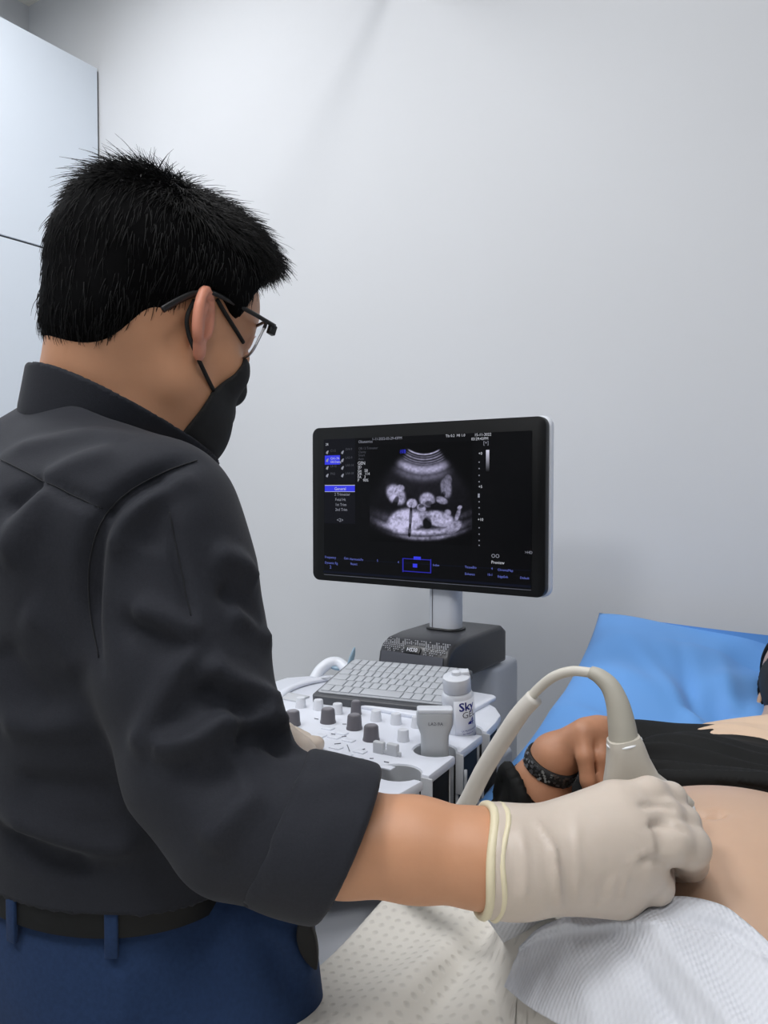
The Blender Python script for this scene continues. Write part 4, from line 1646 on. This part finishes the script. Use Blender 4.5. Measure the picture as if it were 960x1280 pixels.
# glasses
gl = mk('glasses', tube(spline([hplane(203, 387, .083), hplane(222, 376, .083), hplane(243, 367, .083), hplane(262, 365, .0825), hplane(285, 375, .080), hplane(315, 391, .078), hplane(344, 408, .076)], 8), [.0030] * 17 + [.0024] * 32, n=8, squash=(.55, 1), up=HU), 'frame', doctor)
hinge = hplane(344, 408, .076)
ha, hb_ = float((hinge - HO) @ HF), float((hinge - HO) @ HU)
mk('temple', tube([HO + ((q - HO) @ HF) * HF - ((q - HO) @ HR) * HR + ((q - HO) @ HU) * HU for q in spline([hplane(203, 387, .083), hplane(243, 367, .083), hplane(285, 375, .080), hplane(344, 408, .076)], 8)], .0026, n=8, squash=(.55, 1), up=HU), 'frame', gl)
GT = HU * .985 + HF * .17
for s in (1, -1):
    cx, cy, hw, hh = .043, -.018, .031, .0205
    lens_o = hp(ha + .002, 0, hb_)
    ol = rrect(-hw, hw, -hh, hh, .011, 6)
    ring = [lens_o + HR * s * (cx + x) + GT * (cy + y) - HF * (.010 * ((cx + x) / .07) ** 2) for x, y in ol]
    mk('rim', tube(np.array(ring), .0013, n=8, closed=True), 'metal', gl)
    mk('brow_bar', tube(np.array([q + GT * .0008 for (x, y), q in zip(ol, ring) if y > hh - .012]), .0018, n=8), 'frame', gl)
    lv_ = np.array(ring + [q + HF * .0012 for q in ring])
    k_ = len(ring)
    lf_ = [tuple(range(k_)), tuple(range(2 * k_ - 1, k_ - 1, -1))] + [(i, (i + 1) % k_, (i + 1) % k_ + k_, i + k_) for i in range(k_)]
    mk('lens', (lv_, lf_), 'glass', gl, smooth=False)
    mk('hinge', box(hp(ha - .001, s * .0735, hb_ - .004), (.004, .003, .005), axes=HA, bev=.001, seg=2), 'frame', gl)
mk('bridge', tube(spline([hp(ha + .001, -.011, hb_ - .010), hp(ha + .004, 0, hb_ - .007), hp(ha + .001, .011, hb_ - .010)], 6), .0013, n=8), 'metal', gl)

# gloves
wn = WR - P(600, 1072, .56)
wn /= np.linalg.norm(wn)


def glove_fn(p):
    d = smin(forearm(p, .0028), hand(p, RH, .0022), .015)
    return smax(d, -hspace(p, P(606, 1073, .56), wn), .002)


gv_, gf_ = mesh_sdf(glove_fn, P(735, 1065, .59) - np.array([.13, .1, .1]), P(735, 1065, .59) + np.array([.12, .12, .1]), .0028)
gv_ = folds(gv_, gf_, [
    ([(690, 1052), (694, 1090), (702, 1138)], .0022, .0028), ([(668, 1022), (690, 1060), (697, 1120)], .0016, .003), ([(720, 1020), (722, 1080), (722, 1136)], .0010, .003),
    ([(650, 1030), (656, 1080), (654, 1130)], .0015, .003), ([(632, 1040), (640, 1080), (645, 1130)], -.0012, .003),
    ([(770, 1092), (766, 1112), (763, 1132)], .0012, .0024), ([(784, 1090), (780, 1112), (776, 1130)], .0012, .0024), ([(756, 1094), (752, 1114), (748, 1134)], -.0010, .0024),
    ([(812, 1024), (822, 1045), (826, 1078)], -.0016, .004), ([(806, 1020), (815, 1045), (818, 1080)], .0012, .003), ([(798, 1066), (802, 1074)], .0012, .008),
    ([(796, 1008), (822, 1006), (848, 1012)], -.0030, .0028), ([(806, 1034), (834, 1030), (862, 1041)], -.0032, .0028), ([(798, 1076), (814, 1074), (836, 1080)], -.0030, .0028)])
g1 = mk('glove', (gv_, gf_), 'glove', doctor)
ringp = []
fc_ = P(606, 1073, .56)
for t in np.linspace(0, 2 * math.pi, 40, endpoint=False):
    y_ = np.cross(wn, RT if abs(wn[0]) < .9 else FW)
    y_ /= np.linalg.norm(y_)
    z_ = np.cross(wn, y_)
    ringp.append(fc_ + (.0372 + .0006 * math.sin(5 * t)) * (math.cos(t) * y_ + math.sin(t) * z_) + wn * .0018 * math.sin(3 * t + 1))
mk('rolled_edge', tube(np.array(ringp), .0034, n=10, closed=True), 'glove_cuff', g1)
mk('rolled_band', tube(np.array([fc_ + (q - fc_) * (1.035 + .008 * math.sin(i * .5)) + wn * (.0085 + .001 * math.sin(i * .7)) for i, q in enumerate(ringp)]), .0022, n=8, closed=True), 'glove_cuff', g1)


def glove2_fn(p):
    d = smin(leftfore(p, .0025), hand(p, LH, .0022), .015)
    n_ = (LW - LE) / np.linalg.norm(LW - LE)
    return smax(d, -hspace(p, LW - n_ * .04, n_), .002)


lc = LT + np.array([-.09, 0, .02])
mk('glove', mesh_sdf(glove2_fn, lc - .14, lc + .14, .0036), 'glove', doctor)

# black item poking out of the trouser pocket
wl = thing('pocket_item', 'black glossy item poking out of the navy trousers pocket', 'pocket item', P(392, 1200, .650))
mk('item_body', leaf(P(381, 1142, .650), P(396, 1208, .650), .011, .012, FW * -1.0), 'black_matt', wl, angle=50)


# ------------------------------------------------------------------ the bed
bd = thing('exam_bed', 'padded examination bed with raised backrest under the lying person', 'bed', W(-.05, .3, 0))
BSL = .20
bdir = (V + ZZ * BSL) / math.hypot(1, BSL)
PSLOPE = .345
pdir = (V + ZZ * PSLOPE) / math.hypot(1, PSLOPE)
PNX = np.cross(U, pdir)
BAX = np.array([U, bdir, np.cross(U, bdir)])
mk('mattress', box(W(-.05, .02, .700), (.36, .85, .045), bev=.02), 'bed', bd, angle=50)
mk('backrest', box(W(-.05, .90, .745) + bdir * .36 - BAX[2] * .036, (.36, .36, .035), axes=BAX, bev=.02), 'bed', bd, angle=50)
mk('frame', join([box(W(-.05 + s * .30, .25, .634), (.02, 1.0, .02), bev=.004) for s in (-1, 1)] + [box(W(-.05, vv_, .634), (.30, .02, .018), bev=.004) for vv_ in (-.7, .3, 1.1)]), 'bed_frame', bd, smooth=False)
for uu in (-.33, .23):
    for vv_ in (-.68, 1.12):
        mk('leg', box(W(uu, vv_, .310), (.022, .022, .310), bev=.005), 'bed_frame', bd, angle=40)
mk('backrest_strut', tube([W(-.05, 1.1, .64), W(-.05, 1.40, .80)], .014, n=10), 'bed_frame', bd)

# pillow: two puffed faces meeting in a seam, corners pulled out, dented where the person lies
PC_ = W(-.128, 1.317, 1.012)
pw, pl_ = .375, .318
nx_, ny_ = 90, 76


def pillow_face(sgn):
    out = np.zeros((nx_, ny_, 3))
    for i, x in enumerate(np.linspace(-1, 1, nx_)):
        for j, y in enumerate(np.linspace(-1, 1, ny_)):
            pin = 1 - .075 * (1 - y * y) ** 1.0
            pin2 = 1 - .085 * (1 - x * x) ** 1.0
            X, Y = x * pin, y * pin2
            t = ((1 - abs(x) ** 2.4) ** .55) * ((1 - abs(y) ** 2.4) ** .55)
            z = (.080 if sgn > 0 else -.110) * t
            g = math.exp(-(((X * pw) - .01) / .20) ** 2)
            z -= .110 * g * (1.0 if sgn > 0 else .15) * min(1, t * 1.5 + .1)
            if sgn > 0:
                z += t * (.009 * math.sin(9 * X + 5 * Y + 2 * math.sin(4 * Y)) + .005 * math.sin(17 * X - 11 * Y + 3 * math.sin(5 * X)))
                # creases running from the dent towards the free corner
                for (ax_, ay_, dx_, dy_, L, am, w_) in ((-.30, -.10, -.35, .55, .8, .010, .05), (-.20, .15, -.10, .50, .7, .009, .045), (-.45, -.35, -.40, .10, .6, .010, .05), (.02, .25, .05, .5, .6, .008, .04), (-.55, -.55, -.3, -.1, .4, .010, .05), (-.34, .0, -.1, .4, .7, -.010, .035)):
                    q = np.array([X - ax_, Y - ay_])
                    dd = np.array([dx_, dy_])
                    dd = dd / np.linalg.norm(dd)
                    s = np.clip(q @ dd, 0, L)
                    d_ = np.linalg.norm(q - dd * s)
                    z += 1.5 * am * math.exp(-(d_ / w_) ** 2) * (1 - s / L * .7) * t
            out[i, j] = PC_ + X * pw * U + Y * pl_ * pdir + z * PNX
    return out


pa, pb = pillow_face(1), pillow_face(-1)
fa = grid_faces(nx_, ny_)
pvv = np.vstack([pa.reshape(-1, 3), pb.reshape(-1, 3)])
N_ = nx_ * ny_
bm = bmesh.new()
bvs = [bm.verts.new(p) for p in pvv]
for q in fa:
    bm.faces.new([bvs[i] for i in q])
    bm.faces.new([bvs[i + N_] for i in reversed(q)])
bmesh.ops.remove_doubles(bm, verts=bm.verts[:], dist=.0015)
bm.verts.index_update()
pil = mk('pillow', bm_out(bm), 'pillow')
tag(pil, 'large blue pillow leaning on the raised backrest behind the lying person', 'pillow')

# ------------------------------------------------------------------ the lying person
pat = thing('person', 'person lying on the bed with bare belly, rolled-up black top and black mask', 'person', W(-.12, .8, .79))
PEL = P(612, 1090, 1.02)
PSH = W(-.30, 1.17, .955)
PWR = P(693, 946, .985)
PEL = W(-.415, .95, .89)
BC, BR = W(-.10, .735, .930), (.196, .215, .170)


def ptorso(p, g=0.0):
    d = ell(p, BC, tuple(x + g for x in BR), UVZ)
    d = smin(d, ell(p, W(-.12, .55, .83), (.175 + g, .19 + g, .080 + g), UVZ), .06)
    d = smin(d, ell(p, W(-.12, 1.02, .945), (.165 + g, .20 + g, .100 + g), UVZ), .07)
    for s in (-1, 1):
        d = smin(d, ell(p, W(-.12 + s * .085, 1.03, 1.000), (.072 + g, .075 + g, .048 + g), UVZ), .04)
    d = smin(d, chain(p, [PSH, W(-.12, 1.18, .960), W(.06, 1.17, .955)], [.055 + g, .070 + g, .055 + g]), .05)
    return d


PHC = W(-.096, 1.42, 1.046)
phf = np.array(ZZ * .86 - V * .50)
phf /= np.linalg.norm(phf)
PHA = frm(phf, z=V)
PH_U = PHA[2]
PK1 = P(770, 918, .975)
PHAND = dict(
    palm=[(PWR, P(731, 915, .962), .0225, .0170), (PWR, P(748, 911, .968), .0225, .0170), (PWR, P(764, 912, .978), .0225, .0165), (PWR, P(778, 917, .990), .022, .0150)],
    fingers=[
        [(P(728, 918, .958), .0130), (P(731, 945, .944), .0105), (P(735, 975, .940), .0092), (P(739, 998, .946), .0080)],
        [(P(750, 915, .964), .0125), (P(752, 945, .950), .0104), (P(753, 975, .948), .0092), (P(754, 998, .954), .0080)],
        [(P(767, 918, .976), .0120), (P(771, 948, .962), .0100), (P(772, 975, .962), .0090), (P(772, 996, .968), .0078)],
        [(P(780, 924, .988), .0105), (P(786, 948, .978), .0090), (P(787, 970, .980), .0080), (P(787, 984, .986), .0070)],
        [(P(706, 940, .995), .0145), (P(722, 950, 1.010), .0120), (P(738, 960, 1.015), .0100), (P(750, 972, 1.010), .0085)],
    ])


def parm(p, g=0.0):
    return chain(p, [PSH, PEL, PEL * .35 + PWR * .65, PWR], [.050 + g, .044 + g, .037 + g, .0275 + g], .02)


def phead(p):
    q = ((p - PHC.astype(np.float32)) @ PHA.T.astype(np.float32))   # x = face direction, z = crown
    d = ell(q, (-.005, 0, .035), (.092, .074, .085))
    d = smin(d, ell(q, (.034, 0, -.035), (.054, .058, .068)), .03)
    d = smin(d, cone(q, (.055, -.012, -.085), (.055, .012, -.085), .020, .020), .03)
    d = smin(d, cone(q, (.088, 0, .015), (.104, 0, -.018), .008, .013), .012)
    for s in (-1, 1):
        d = smax(d, -ell(q, (.095, s * .031, .008), (.014, .015, .009)), .010)
        d = smin(d, ell(q, (.074, s * .031, .008), (.0125, .0135, .0115)), .002)
        d = smin(d, ell(q, (-.030, s * .072, -.008), (.016, .006, .028)), .004)
    return d


LHAND = dict(
    palm=[(W(.215, .74, .795), W(.185, .665, .785), .024, .016), (W(.215, .74, .795), W(.206, .655, .788), .024, .017), (W(.215, .74, .795), W(.227, .655, .787), .024, .016), (W(.215, .74, .795), W(.246, .664, .783), .023, .015)],
    fingers=[
        [(W(.185, .665, .785), .0115), (W(.178, .625, .784), .0098), (W(.176, .600, .774), .0088), (W(.176, .586, .764), .0080)],
        [(W(.206, .655, .788), .0118), (W(.205, .610, .786), .0100), (W(.205, .582, .774), .0090), (W(.206, .568, .764), .0080)],
        [(W(.227, .655, .787), .0115), (W(.230, .614, .785), .0098), (W(.232, .588, .773), .0088), (W(.233, .574, .764), .0078)],
        [(W(.246, .664, .783), .0105), (W(.254, .632, .781), .0088), (W(.258, .612, .771), .0080), (W(.260, .600, .763), .0072)],
        [(W(.192, .720, .788), .0140), (W(.168, .690, .780), .0118), (W(.158, .665, .772), .0100), (W(.154, .648, .766), .0086)],
    ])


def pbody_fn(p):
    d = ptorso(p)
    # navel and the soft crease beside it
    nv = W(-.175, .855, 1.064)
    d = smax(d, -cone(p, P(862, 1017, .80), P(893, 1016, .80), .003, .003) if False else d, .001)
    d = smin(d, phead(p), .01)
    d = smin(d, cone(p, W(-.118, 1.23, .99), PHC - PH_U * .06 - phf * .02, .058, .055), .03)
    d = smin(d, smin(parm(p), hand(p, PHAND), .012), .015)
    d = smin(d, chain(p, [W(.06, 1.17, .955), W(.175, .97, .86), W(.20, .82, .815), W(.215, .74, .795)], [.050, .043, .034, .027]), .015)
    d = smin(d, hand(p, LHAND), .012)
    for s in (-1, 1):
        d = smin(d, chain(p, [W(-.12 + s * .09, .50, .825), W(-.12 + s * .13, .06, .835), W(-.12 + s * .13, -.36, .825)], [.070, .058, .048]), .05)
    return d


ppv, ppf = mesh_sdf(pbody_fn, W(-.12, .62, 0) * np.array([1, 1, 0]) + np.array([-.95, -1.12, .74]), W(-.12, .62, 0) * np.array([1, 1, 0]) + np.array([.80, 1.12, 1.30]), .0045)
ppv = folds(ppv, ppf, [([(856, 1013), (880, 1018), (908, 1016)], -.008, .005), ([(866, 1024), (890, 1024)], .0015, .010), ([(845, 1030), (870, 1045), (880, 1075), (872, 1110)], -.004, .02), ([(728, 912), (733, 940), (736, 970)], .0006, .004)])
pbd = mk('body', (ppv, ppf), 'skin_patient', pat)
# the hand and forearm are a little darker than the belly
m2 = M['skin_hand']
pbd.data.materials.append(m2)
armd = np.minimum(parm(ppv.astype(np.float32), .004), hand(ppv.astype(np.float32), PHAND, .004))
tors = ptorso(ppv.astype(np.float32), .003)
isarm = (armd < .003) & (tors > .0)
mi = np.array([1 if isarm[np.asarray(q)].all() else 0 for q in ppf], np.int32)
pbd.data.polygons.foreach_set('material_index', mi)

for s in (-1, 1):
    mk('eye', lathe([(.0005, -.0100), (.006, -.008), (.0095, -.003), (.0100, 0), (.0095, .003), (.0075, .0066), (.0045, .0089), (.0005, .0100)], PHC + PHA.T @ np.array([.0765, s * .031, .008]), axes=frm(PH_U, z=phf), n=18), 'label', pat)


def phair_fn(p):
    q = ((p - PHC.astype(np.float32)) @ PHA.T.astype(np.float32))
    d = ell(q, (-.012, 0, .040), (.102, .083, .094))
    d = smin(d, ell(q, (-.075, 0, -.02), (.040, .062, .07)), .03)
    g = np.interp(q[:, 0], [-.12, -.06, -.035, -.02, .03, .06, .10], [-.10, -.08, .0, .055, .065, .080, .095]).astype(np.float32)
    return smax(smax(d, (g - q[:, 2]) * .8, .008), q[:, 0] - .10, .01)


mk('hair', mesh_sdf(phair_fn, PHC - .19, PHC + .19, .0055), 'hair', pat)


def pmask_fn(p):
    q = ((p - PHC.astype(np.float32)) @ PHA.T.astype(np.float32))
    base = phead(p)
    d = np.maximum(base - .006 - .006 * np.clip(1 - (q[:, 1] / .06) ** 2, 0, 1), -(base + .004))
    d = np.maximum(d, np.interp(q[:, 2], [-.11, -.06, -.01, .004], [-.03, -.025, -.005, .012]).astype(np.float32) - q[:, 0])
    d = np.maximum(d, q[:, 2] - .004)
    return np.maximum(d, -(q[:, 2] + .112))


pm = mk('mask', mesh_sdf(pmask_fn, PHC - .15, PHC + .15, .0035), 'mask', pat)
for s in (-1, 1):
    for b0_, b1_ in ((.0, .012),):
        mk('ear_loop', tube(spline([PHC + PHA.T @ np.array(q) for q in ((.016, s * .064, b0_), (-.006, s * .0745, (b0_ + b1_) / 2), (-.028, s * .0765, b1_))], 6), .0020, n=8), 'mask', pm)

# black top rolled up over the belly
def ptop_fn(p):
    d = ptorso(p, .010)
    v_ = (p @ V.astype(np.float32))
    u_ = (p @ U.astype(np.float32))
    d = smin(d, chain(p, [W(-.29, .95, .96), W(-.20, .93, 1.028), W(-.10, .92, 1.048), W(.0, .93, 1.028), W(.09, .95, .96)], [.018, .020, .020, .020, .018]), .02)
    d = smin(d, parm(p, .0085), .03)
    d = smin(d, chain(p, [W(.06, 1.17, .955), W(.175, .97, .86), W(.19, .90, .838)], [.060, .054, .048]), .03)
    d = smin(d, chain(p, [PSH, W(-.12, 1.18, .960), W(.06, 1.17, .955)], [.066, .075, .066]), .03)
    hem = (.893 + .06 * ((u_ + .10) / .2) ** 2) - v_
    torso_part = np.abs(u_ + .10) < .26
    fore, uppr = cone(p, PEL, PWR, .04, .03), cone(p, PSH, PEL, .05, .045)
    sleeve_cut = hspace(p, P(668, 994, .985), (RT * .70 + UP * .714))
    d = np.where(np.minimum(fore, uppr) < .022, np.where(fore < uppr, np.maximum(d, sleeve_cut), d), np.maximum(d, hem))
    d = np.maximum(d, -parm(p, .003) if False else d)
    nk = vlen(p - W(-.118, 1.28, 1.04).astype(np.float32)) - .085
    return smax(d, -nk, .01)


tv2, tf2 = mesh_sdf(ptop_fn, W(-.12, 1.1, 0) * np.array([1, 1, 0]) + np.array([-.48, -.42, .80]), W(-.12, 1.1, 0) * np.array([1, 1, 0]) + np.array([.42, .40, 1.20]), .0045)
# rolls of cloth across the chest
vv2, uu2 = tv2 @ V, tv2 @ U
s_ = vv2 - .06 * ((uu2 + .10) / .2) ** 2
roll = .0075 * np.sin((s_ - .89) / .038 * 2 * math.pi + 1.2 * np.sin(uu2 * 14)) * np.clip(1 - (s_ - .89) / .22, 0, 1)
up2 = tv2[:, 2] > .96
tv2 = tv2 + vnormals(tv2, tf2) * (roll * up2)[:, None]
mk('rolled_top', (tv2, tf2), 'black_cloth', pat)

# beige scarf round the neck and upper chest
def pscarf_fn(p):
    d = ell(p, W(-.105, 1.150, .985), (.165, .085, .066), UVZ)
    d = smin(d, chain(p, [W(-.20, 1.22, .985), W(-.11, 1.21, 1.015), W(-.02, 1.23, .985)], [.045, .045, .045]), .04)
    return d


cv2, cf2 = mesh_sdf(pscarf_fn, W(-.12, 1.18, 1.02) - np.array([.32, .32, .12]), W(-.12, 1.18, 1.02) + np.array([.32, .32, .12]), .0042)
cv2 = folds(cv2, cf2, [([(860, 918), (905, 908), (960, 915)], .004, .006), ([(880, 925), (920, 918), (960, 926)], -.005, .006), ([(870, 905), (920, 900), (960, 905)], -.003, .007)])
mk('scarf', (cv2, cf2), 'beige_cloth', pat)

# sequinned band on the wrist
wax = (PWR - PEL) / np.linalg.norm(PWR - PEL)
bc_ = PWR - wax * .012
by = np.cross(wax, ZZ)
by /= np.linalg.norm(by)
bz_ = np.cross(wax, by)
br = tube(np.array([bc_ + .0325 * (math.cos(t) * by + math.sin(t) * bz_) for t in np.linspace(0, 2 * math.pi, 48, endpoint=False)]), .0085, n=12, closed=True, squash=(1.0, .35), up=None)
bvx, bfx = [], []
for i, t in enumerate(np.linspace(0, 2 * math.pi, 48, endpoint=False)):
    rd = math.cos(t) * by + math.sin(t) * bz_
    for (dr, dx) in ((.0315, -.0095), (.0342, -.0085), (.0348, 0), (.0342, .0085), (.0315, .0095)):
        bvx.append(bc_ + rd * dr + wax * dx)
for i in range(48):
    i2 = (i + 1) % 48
    for j in range(5):
        j2 = (j + 1) % 5
        bfx.append((i * 5 + j, i2 * 5 + j, i2 * 5 + j2, i * 5 + j2))
wb = mk('wristband', (np.array(bvx), bfx), 'black_matt', pat)
sq = []
r9 = np.random.default_rng(9)
for k in range(210):
    t = r9.random() * 2 * math.pi
    rd = math.cos(t) * by + math.sin(t) * bz_
    tg = -math.sin(t) * by + math.cos(t) * bz_
    s = (r9.random() - .5) * .0155
    sz = .0007 + .0007 * r9.random()
    sq.append(box(bc_ + rd * (.0347 - 6 * s * s) + wax * s, (sz * (1 + r9.random()), sz, .0006), axes=np.array([tg, wax, rd])))
mk('sequins', join(sq), 'metal', wb, smooth=False)

# ------------------------------------------------------------------ blanket and paper
def sstep(a, b, x):
    t = np.clip((x - a) / (b - a), 0, 1)
    return t * t * (3 - 2 * t)


def blanket_z(u, v):
    top = .931 + .018 * np.exp(-((u + .29) / .10) ** 2) + .018 * np.exp(-((u - .04) / .10) ** 2) - .012 * np.exp(-((u + .12) / .06) ** 2)
    top = top + .006 * np.sin(v * 13 + u * 5) + .004 * np.sin(v * 25 - u * 17 + 1.0)
    top = top + .010 * np.exp(-(((u + .36) - .25 * (v - .5)) / .03) ** 2) * sstep(.3, .6, v)
    top = top - .020 * np.exp(-(((u + .315) + .10 * (v - .6)) / .018) ** 2) * sstep(.45, .62, v)
    return top


BU = np.concatenate([np.linspace(-.485, -.42, 18, endpoint=False), np.linspace(-.42, .36, 114)])
nbv = 170
BV = np.linspace(-.75, .80, nbv)
gu, gv = np.meshgrid(BU, BV, indexing='ij')
# the cover stops lower where the belly is bare
vtop = .80 - .22 * sstep(-.30, -.19, BU) - .06 * sstep(.10, .16, BU)
gv = -.75 + (gv + .75) / 1.55 * (vtop[:, None] + .75)
# the left border rolls over the edge and hangs down
bz0 = blanket_z(gu, gv)
edge_t = np.clip((-.440 - gu) / .045, 0, 1)
hang = gu.copy()
bzz = bz0 - .22 * (1 - np.sqrt(np.clip(1 - edge_t ** 2, 0, 1)))
far = sstep(.70, .80, gv)
bzz = bzz - .10 * far ** 2
bq = 1 - ((gu - (-.10)) / (BR[0] + .02)) ** 2 - ((gv - .735) / (BR[1] + .02)) ** 2
zb = .925 + (BR[2] + .012) * np.sign(bq) * np.sqrt(np.minimum(np.abs(bq), 1))
kk = .03
hh = np.clip(.5 + .5 * (bzz - zb) / kk, 0, 1)
bzz = zb + (bzz - zb) * hh + kk * hh * (1 - hh)
bpts = gu[..., None] * U + gv[..., None] * V + bzz[..., None] * ZZ
uvs = np.stack([gu, gv], -1).reshape(-1, 2)
bsheet = sheet(bpts, len(BU), nbv, .008)
bl = mk('blanket', bsheet, 'blanket', uv=np.vstack([uvs, uvs]))
tag(bl, 'white dotted quilted blanket over the legs at the bed edge', 'blanket')

# paper sheets rest on the blanket and the belly
allv = np.vstack([bsheet[0], ppv])
allf = [tuple(int(i) for i in q) for q in bsheet[1]] + [tuple(int(i) + len(bsheet[0]) for i in q) for q in ppf]
cover = BVHTree.FromPolygons([Vector(p) for p in allv], allf)


def drape(name, topl, botl, nu, nv, lift, label, wr, seed, group=None, dmax=1.2):
    t = spline([(a, b, 0) for a, b in topl], 12)[:, :2]
    b = spline([(a, c, 0) for a, c in botl], 12)[:, :2]
    ti = np.linspace(0, len(t) - 1, nu)
    bi = np.linspace(0, len(b) - 1, nu)
    T = np.stack([np.interp(ti, range(len(t)), t[:, k]) for k in (0, 1)], 1)
    B = np.stack([np.interp(bi, range(len(b)), b[:, k]) for k in (0, 1)], 1)
    D = np.full((nu, nv), np.nan)
    R = np.zeros((nu, nv, 3))
    for i in range(nu):
        for j in range(nv):
            s = j / (nv - 1)
            x, y = T[i] * (1 - s) + B[i] * s
            rr_ = ray(x, y)
            L = np.linalg.norm(rr_)
            h = cover.ray_cast(Vector(CAM), Vector(rr_ / L))
            R[i, j] = rr_
            if h[0] is not None:
                D[i, j] = min(dmax, h[3] / L)
    D[np.isnan(D)] = np.nanmean(D)
    for _ in range(14):
        Q = np.pad(D, 1, mode='edge')
        D = np.minimum(D, (Q[:-2, 1:-1] + Q[2:, 1:-1] + Q[1:-1, :-2] + Q[1:-1, 2:]) / 4 + .0)
    ii, jj = np.meshgrid(np.linspace(0, 1, nu), np.linspace(0, 1, nv), indexing='ij')
    D = D - lift - wr(ii, jj)
    pts = CAM + D[..., None] * R
    flat = pts.reshape(-1, 3)
    uvv = np.stack([flat @ U, flat @ V], 1)
    sh = sheet(pts[:, ::-1], nu, nv, .0012)
    uv2 = np.stack([(pts[:, ::-1].reshape(-1, 3)) @ U, (pts[:, ::-1].reshape(-1, 3)) @ V], 1)
    o = mk(name, sh, 'paper', uv=np.vstack([uv2, uv2]))
    tag(o, label, 'paper sheet', group)
    return o, pts


def wr1(i, j):
    return .006 * np.exp(-((i - .42 - .35 * j) / .05) ** 2) + .004 * np.exp(-((i - .20 - .12 * j) / .04) ** 2) + .010 * np.exp(-((j - .06) / .07) ** 2) + .003 * np.sin(14 * i + 6 * j) - .004 * np.exp(-((i - .30 - .30 * j) / .035) ** 2)


drape('paper_towel', [(652, 1180), (676, 1158), (715, 1144), (760, 1138), (805, 1128), (850, 1120), (900, 1130), (930, 1150), (962, 1179), (1010, 1235)],
      [(630, 1233), (660, 1258), (700, 1282), (760, 1320), (830, 1350), (900, 1380), (980, 1410), (1040, 1425), (1090, 1430), (1130, 1420)], 90, 60, .013,
      'white embossed paper towel tucked over the lower belly', wr1, 3)

# folded corner of a second sheet under the gloved hand
cp = [P(596, 1134, .600), P(700, 1140, .600), P(690, 1152, .640), P(634, 1187, .690)]
tri = np.zeros((14, 14, 3))
for i in range(14):
    for j in range(14):
        a, b = i / 13, j / 13
        top_ = cp[0] * (1 - a) + cp[1] * a
        bot_ = cp[3] * (1 - a) + cp[2] * a
        tri[i, j] = top_ * (1 - b) + bot_ * b + UP * .002 * math.sin(7 * a + 3 * b)
uvt = np.stack([tri[:, ::-1].reshape(-1, 3) @ U, tri[:, ::-1].reshape(-1, 3) @ V], 1)
o = mk('paper_towel', sheet(tri[:, ::-1], 14, 14, .0012), 'paper', uv=np.vstack([uvt, uvt]))
tag(o, 'small folded paper towel corner poking out under the gloved hand', 'paper sheet')

# ------------------------------------------------------------------ the probe in the gloved hand
pr = thing('ultrasound_probe', 'ivory ultrasound probe held against the belly in the gloved hand, with its cable', 'ultrasound probe', P(806, 1036, .628))
PA0, PA1 = P(779, 922, .632), P(808, 1044, .636)
pz = (PA1 - PA0) / np.linalg.norm(PA1 - PA0)
px_ = RT - pz * (RT @ pz)
px_ /= np.linalg.norm(px_)
PAX = np.array([px_, np.cross(pz, px_), pz])
PL = np.linalg.norm(PA1 - PA0)
sv, sfz = [], []
n = 36
sec = [(.0128, .0120, 0, .000), (.0140, .0130, .004, .000), (.0148, .0135, .008, .000), (.0175, .0135, .020, -.001), (.0228, .0140, .036, -.002), (.0285, .0140, .047, .001), (.0345, .0140, .059, .006), (.0360, .0135, .065, .008), (.0335, .0125, .069, .008)]
for a_, b_, z_, o_ in sec:
    for k in range(n):
        t = 2 * math.pi * k / n
        c_, s_ = math.cos(t), math.sin(t)
        e = 2 / 3.0
        sv.append((o_ + a_ * math.copysign(abs(c_) ** e, c_), b_ * math.copysign(abs(s_) ** e, s_), z_))
for i in range(len(sec) - 1):
    for k in range(n):
        sfz.append((i * n + k, i * n + (k + 1) % n, (i + 1) * n + (k + 1) % n, (i + 1) * n + k))
sfz += [tuple(range(n - 1, -1, -1)), tuple(range((len(sec) - 1) * n, len(sec) * n))]
mk('probe_body', (np.array(sv) @ PAX + PA0, sfz), 'probe', pr, angle=50)
mk('probe_lens', prism([(x * 1.0 + .0085, y) for x, y in rrect(-.0345, .0345, -.0115, .0115, .008)],   .0660, .0750, axes=PAX, org=PA0, bev=.002), 'lens', pr, angle=40)
mk('collar_rim', tube(np.array([PA0 + pz * .004 + .0136 * (math.cos(t) * PAX[0] + .93 * math.sin(t) * PAX[1]) for t in np.linspace(0, 2 * math.pi, 30, endpoint=False)]), .0012, n=8, closed=True), 'lens', pr)
SRL = [P(780, 930, .633), P(777, 905, .634), P(772, 880, .636), P(763, 859, .640), P(750, 846, .645), P(738, 840, .650)]
mk('strain_relief', tube(spline(SRL, 6), np.interp(np.linspace(0, 1, 31), [0, .2, .5, .8, 1], [.0122, .0112, .0088, .0068, .0054]), n=16), 'relief', pr)
CBL = [P(740, 841, .650), P(715, 839, .660), P(692, 846, .668), P(672, 862, .676), P(655, 882, .682)]
mk('cable', tube(spline(CBL, 8), .0044, n=12), 'cable', pr)
SLB = [P(668, 872, .678), P(650, 892, .684), P(628, 925, .695), P(605, 962, .708), P(584, 1003, .722), P(560, 1040, .742), P(535, 1075, .775), P(505, 1090, .82), P(470, 1090, .87)]
mk('cable_sleeve', tube(spline(SLB, 8), [.0098] * 9 + [.0102] * 56, n=14, squash=(1, .8)), 'sleeve', pr)
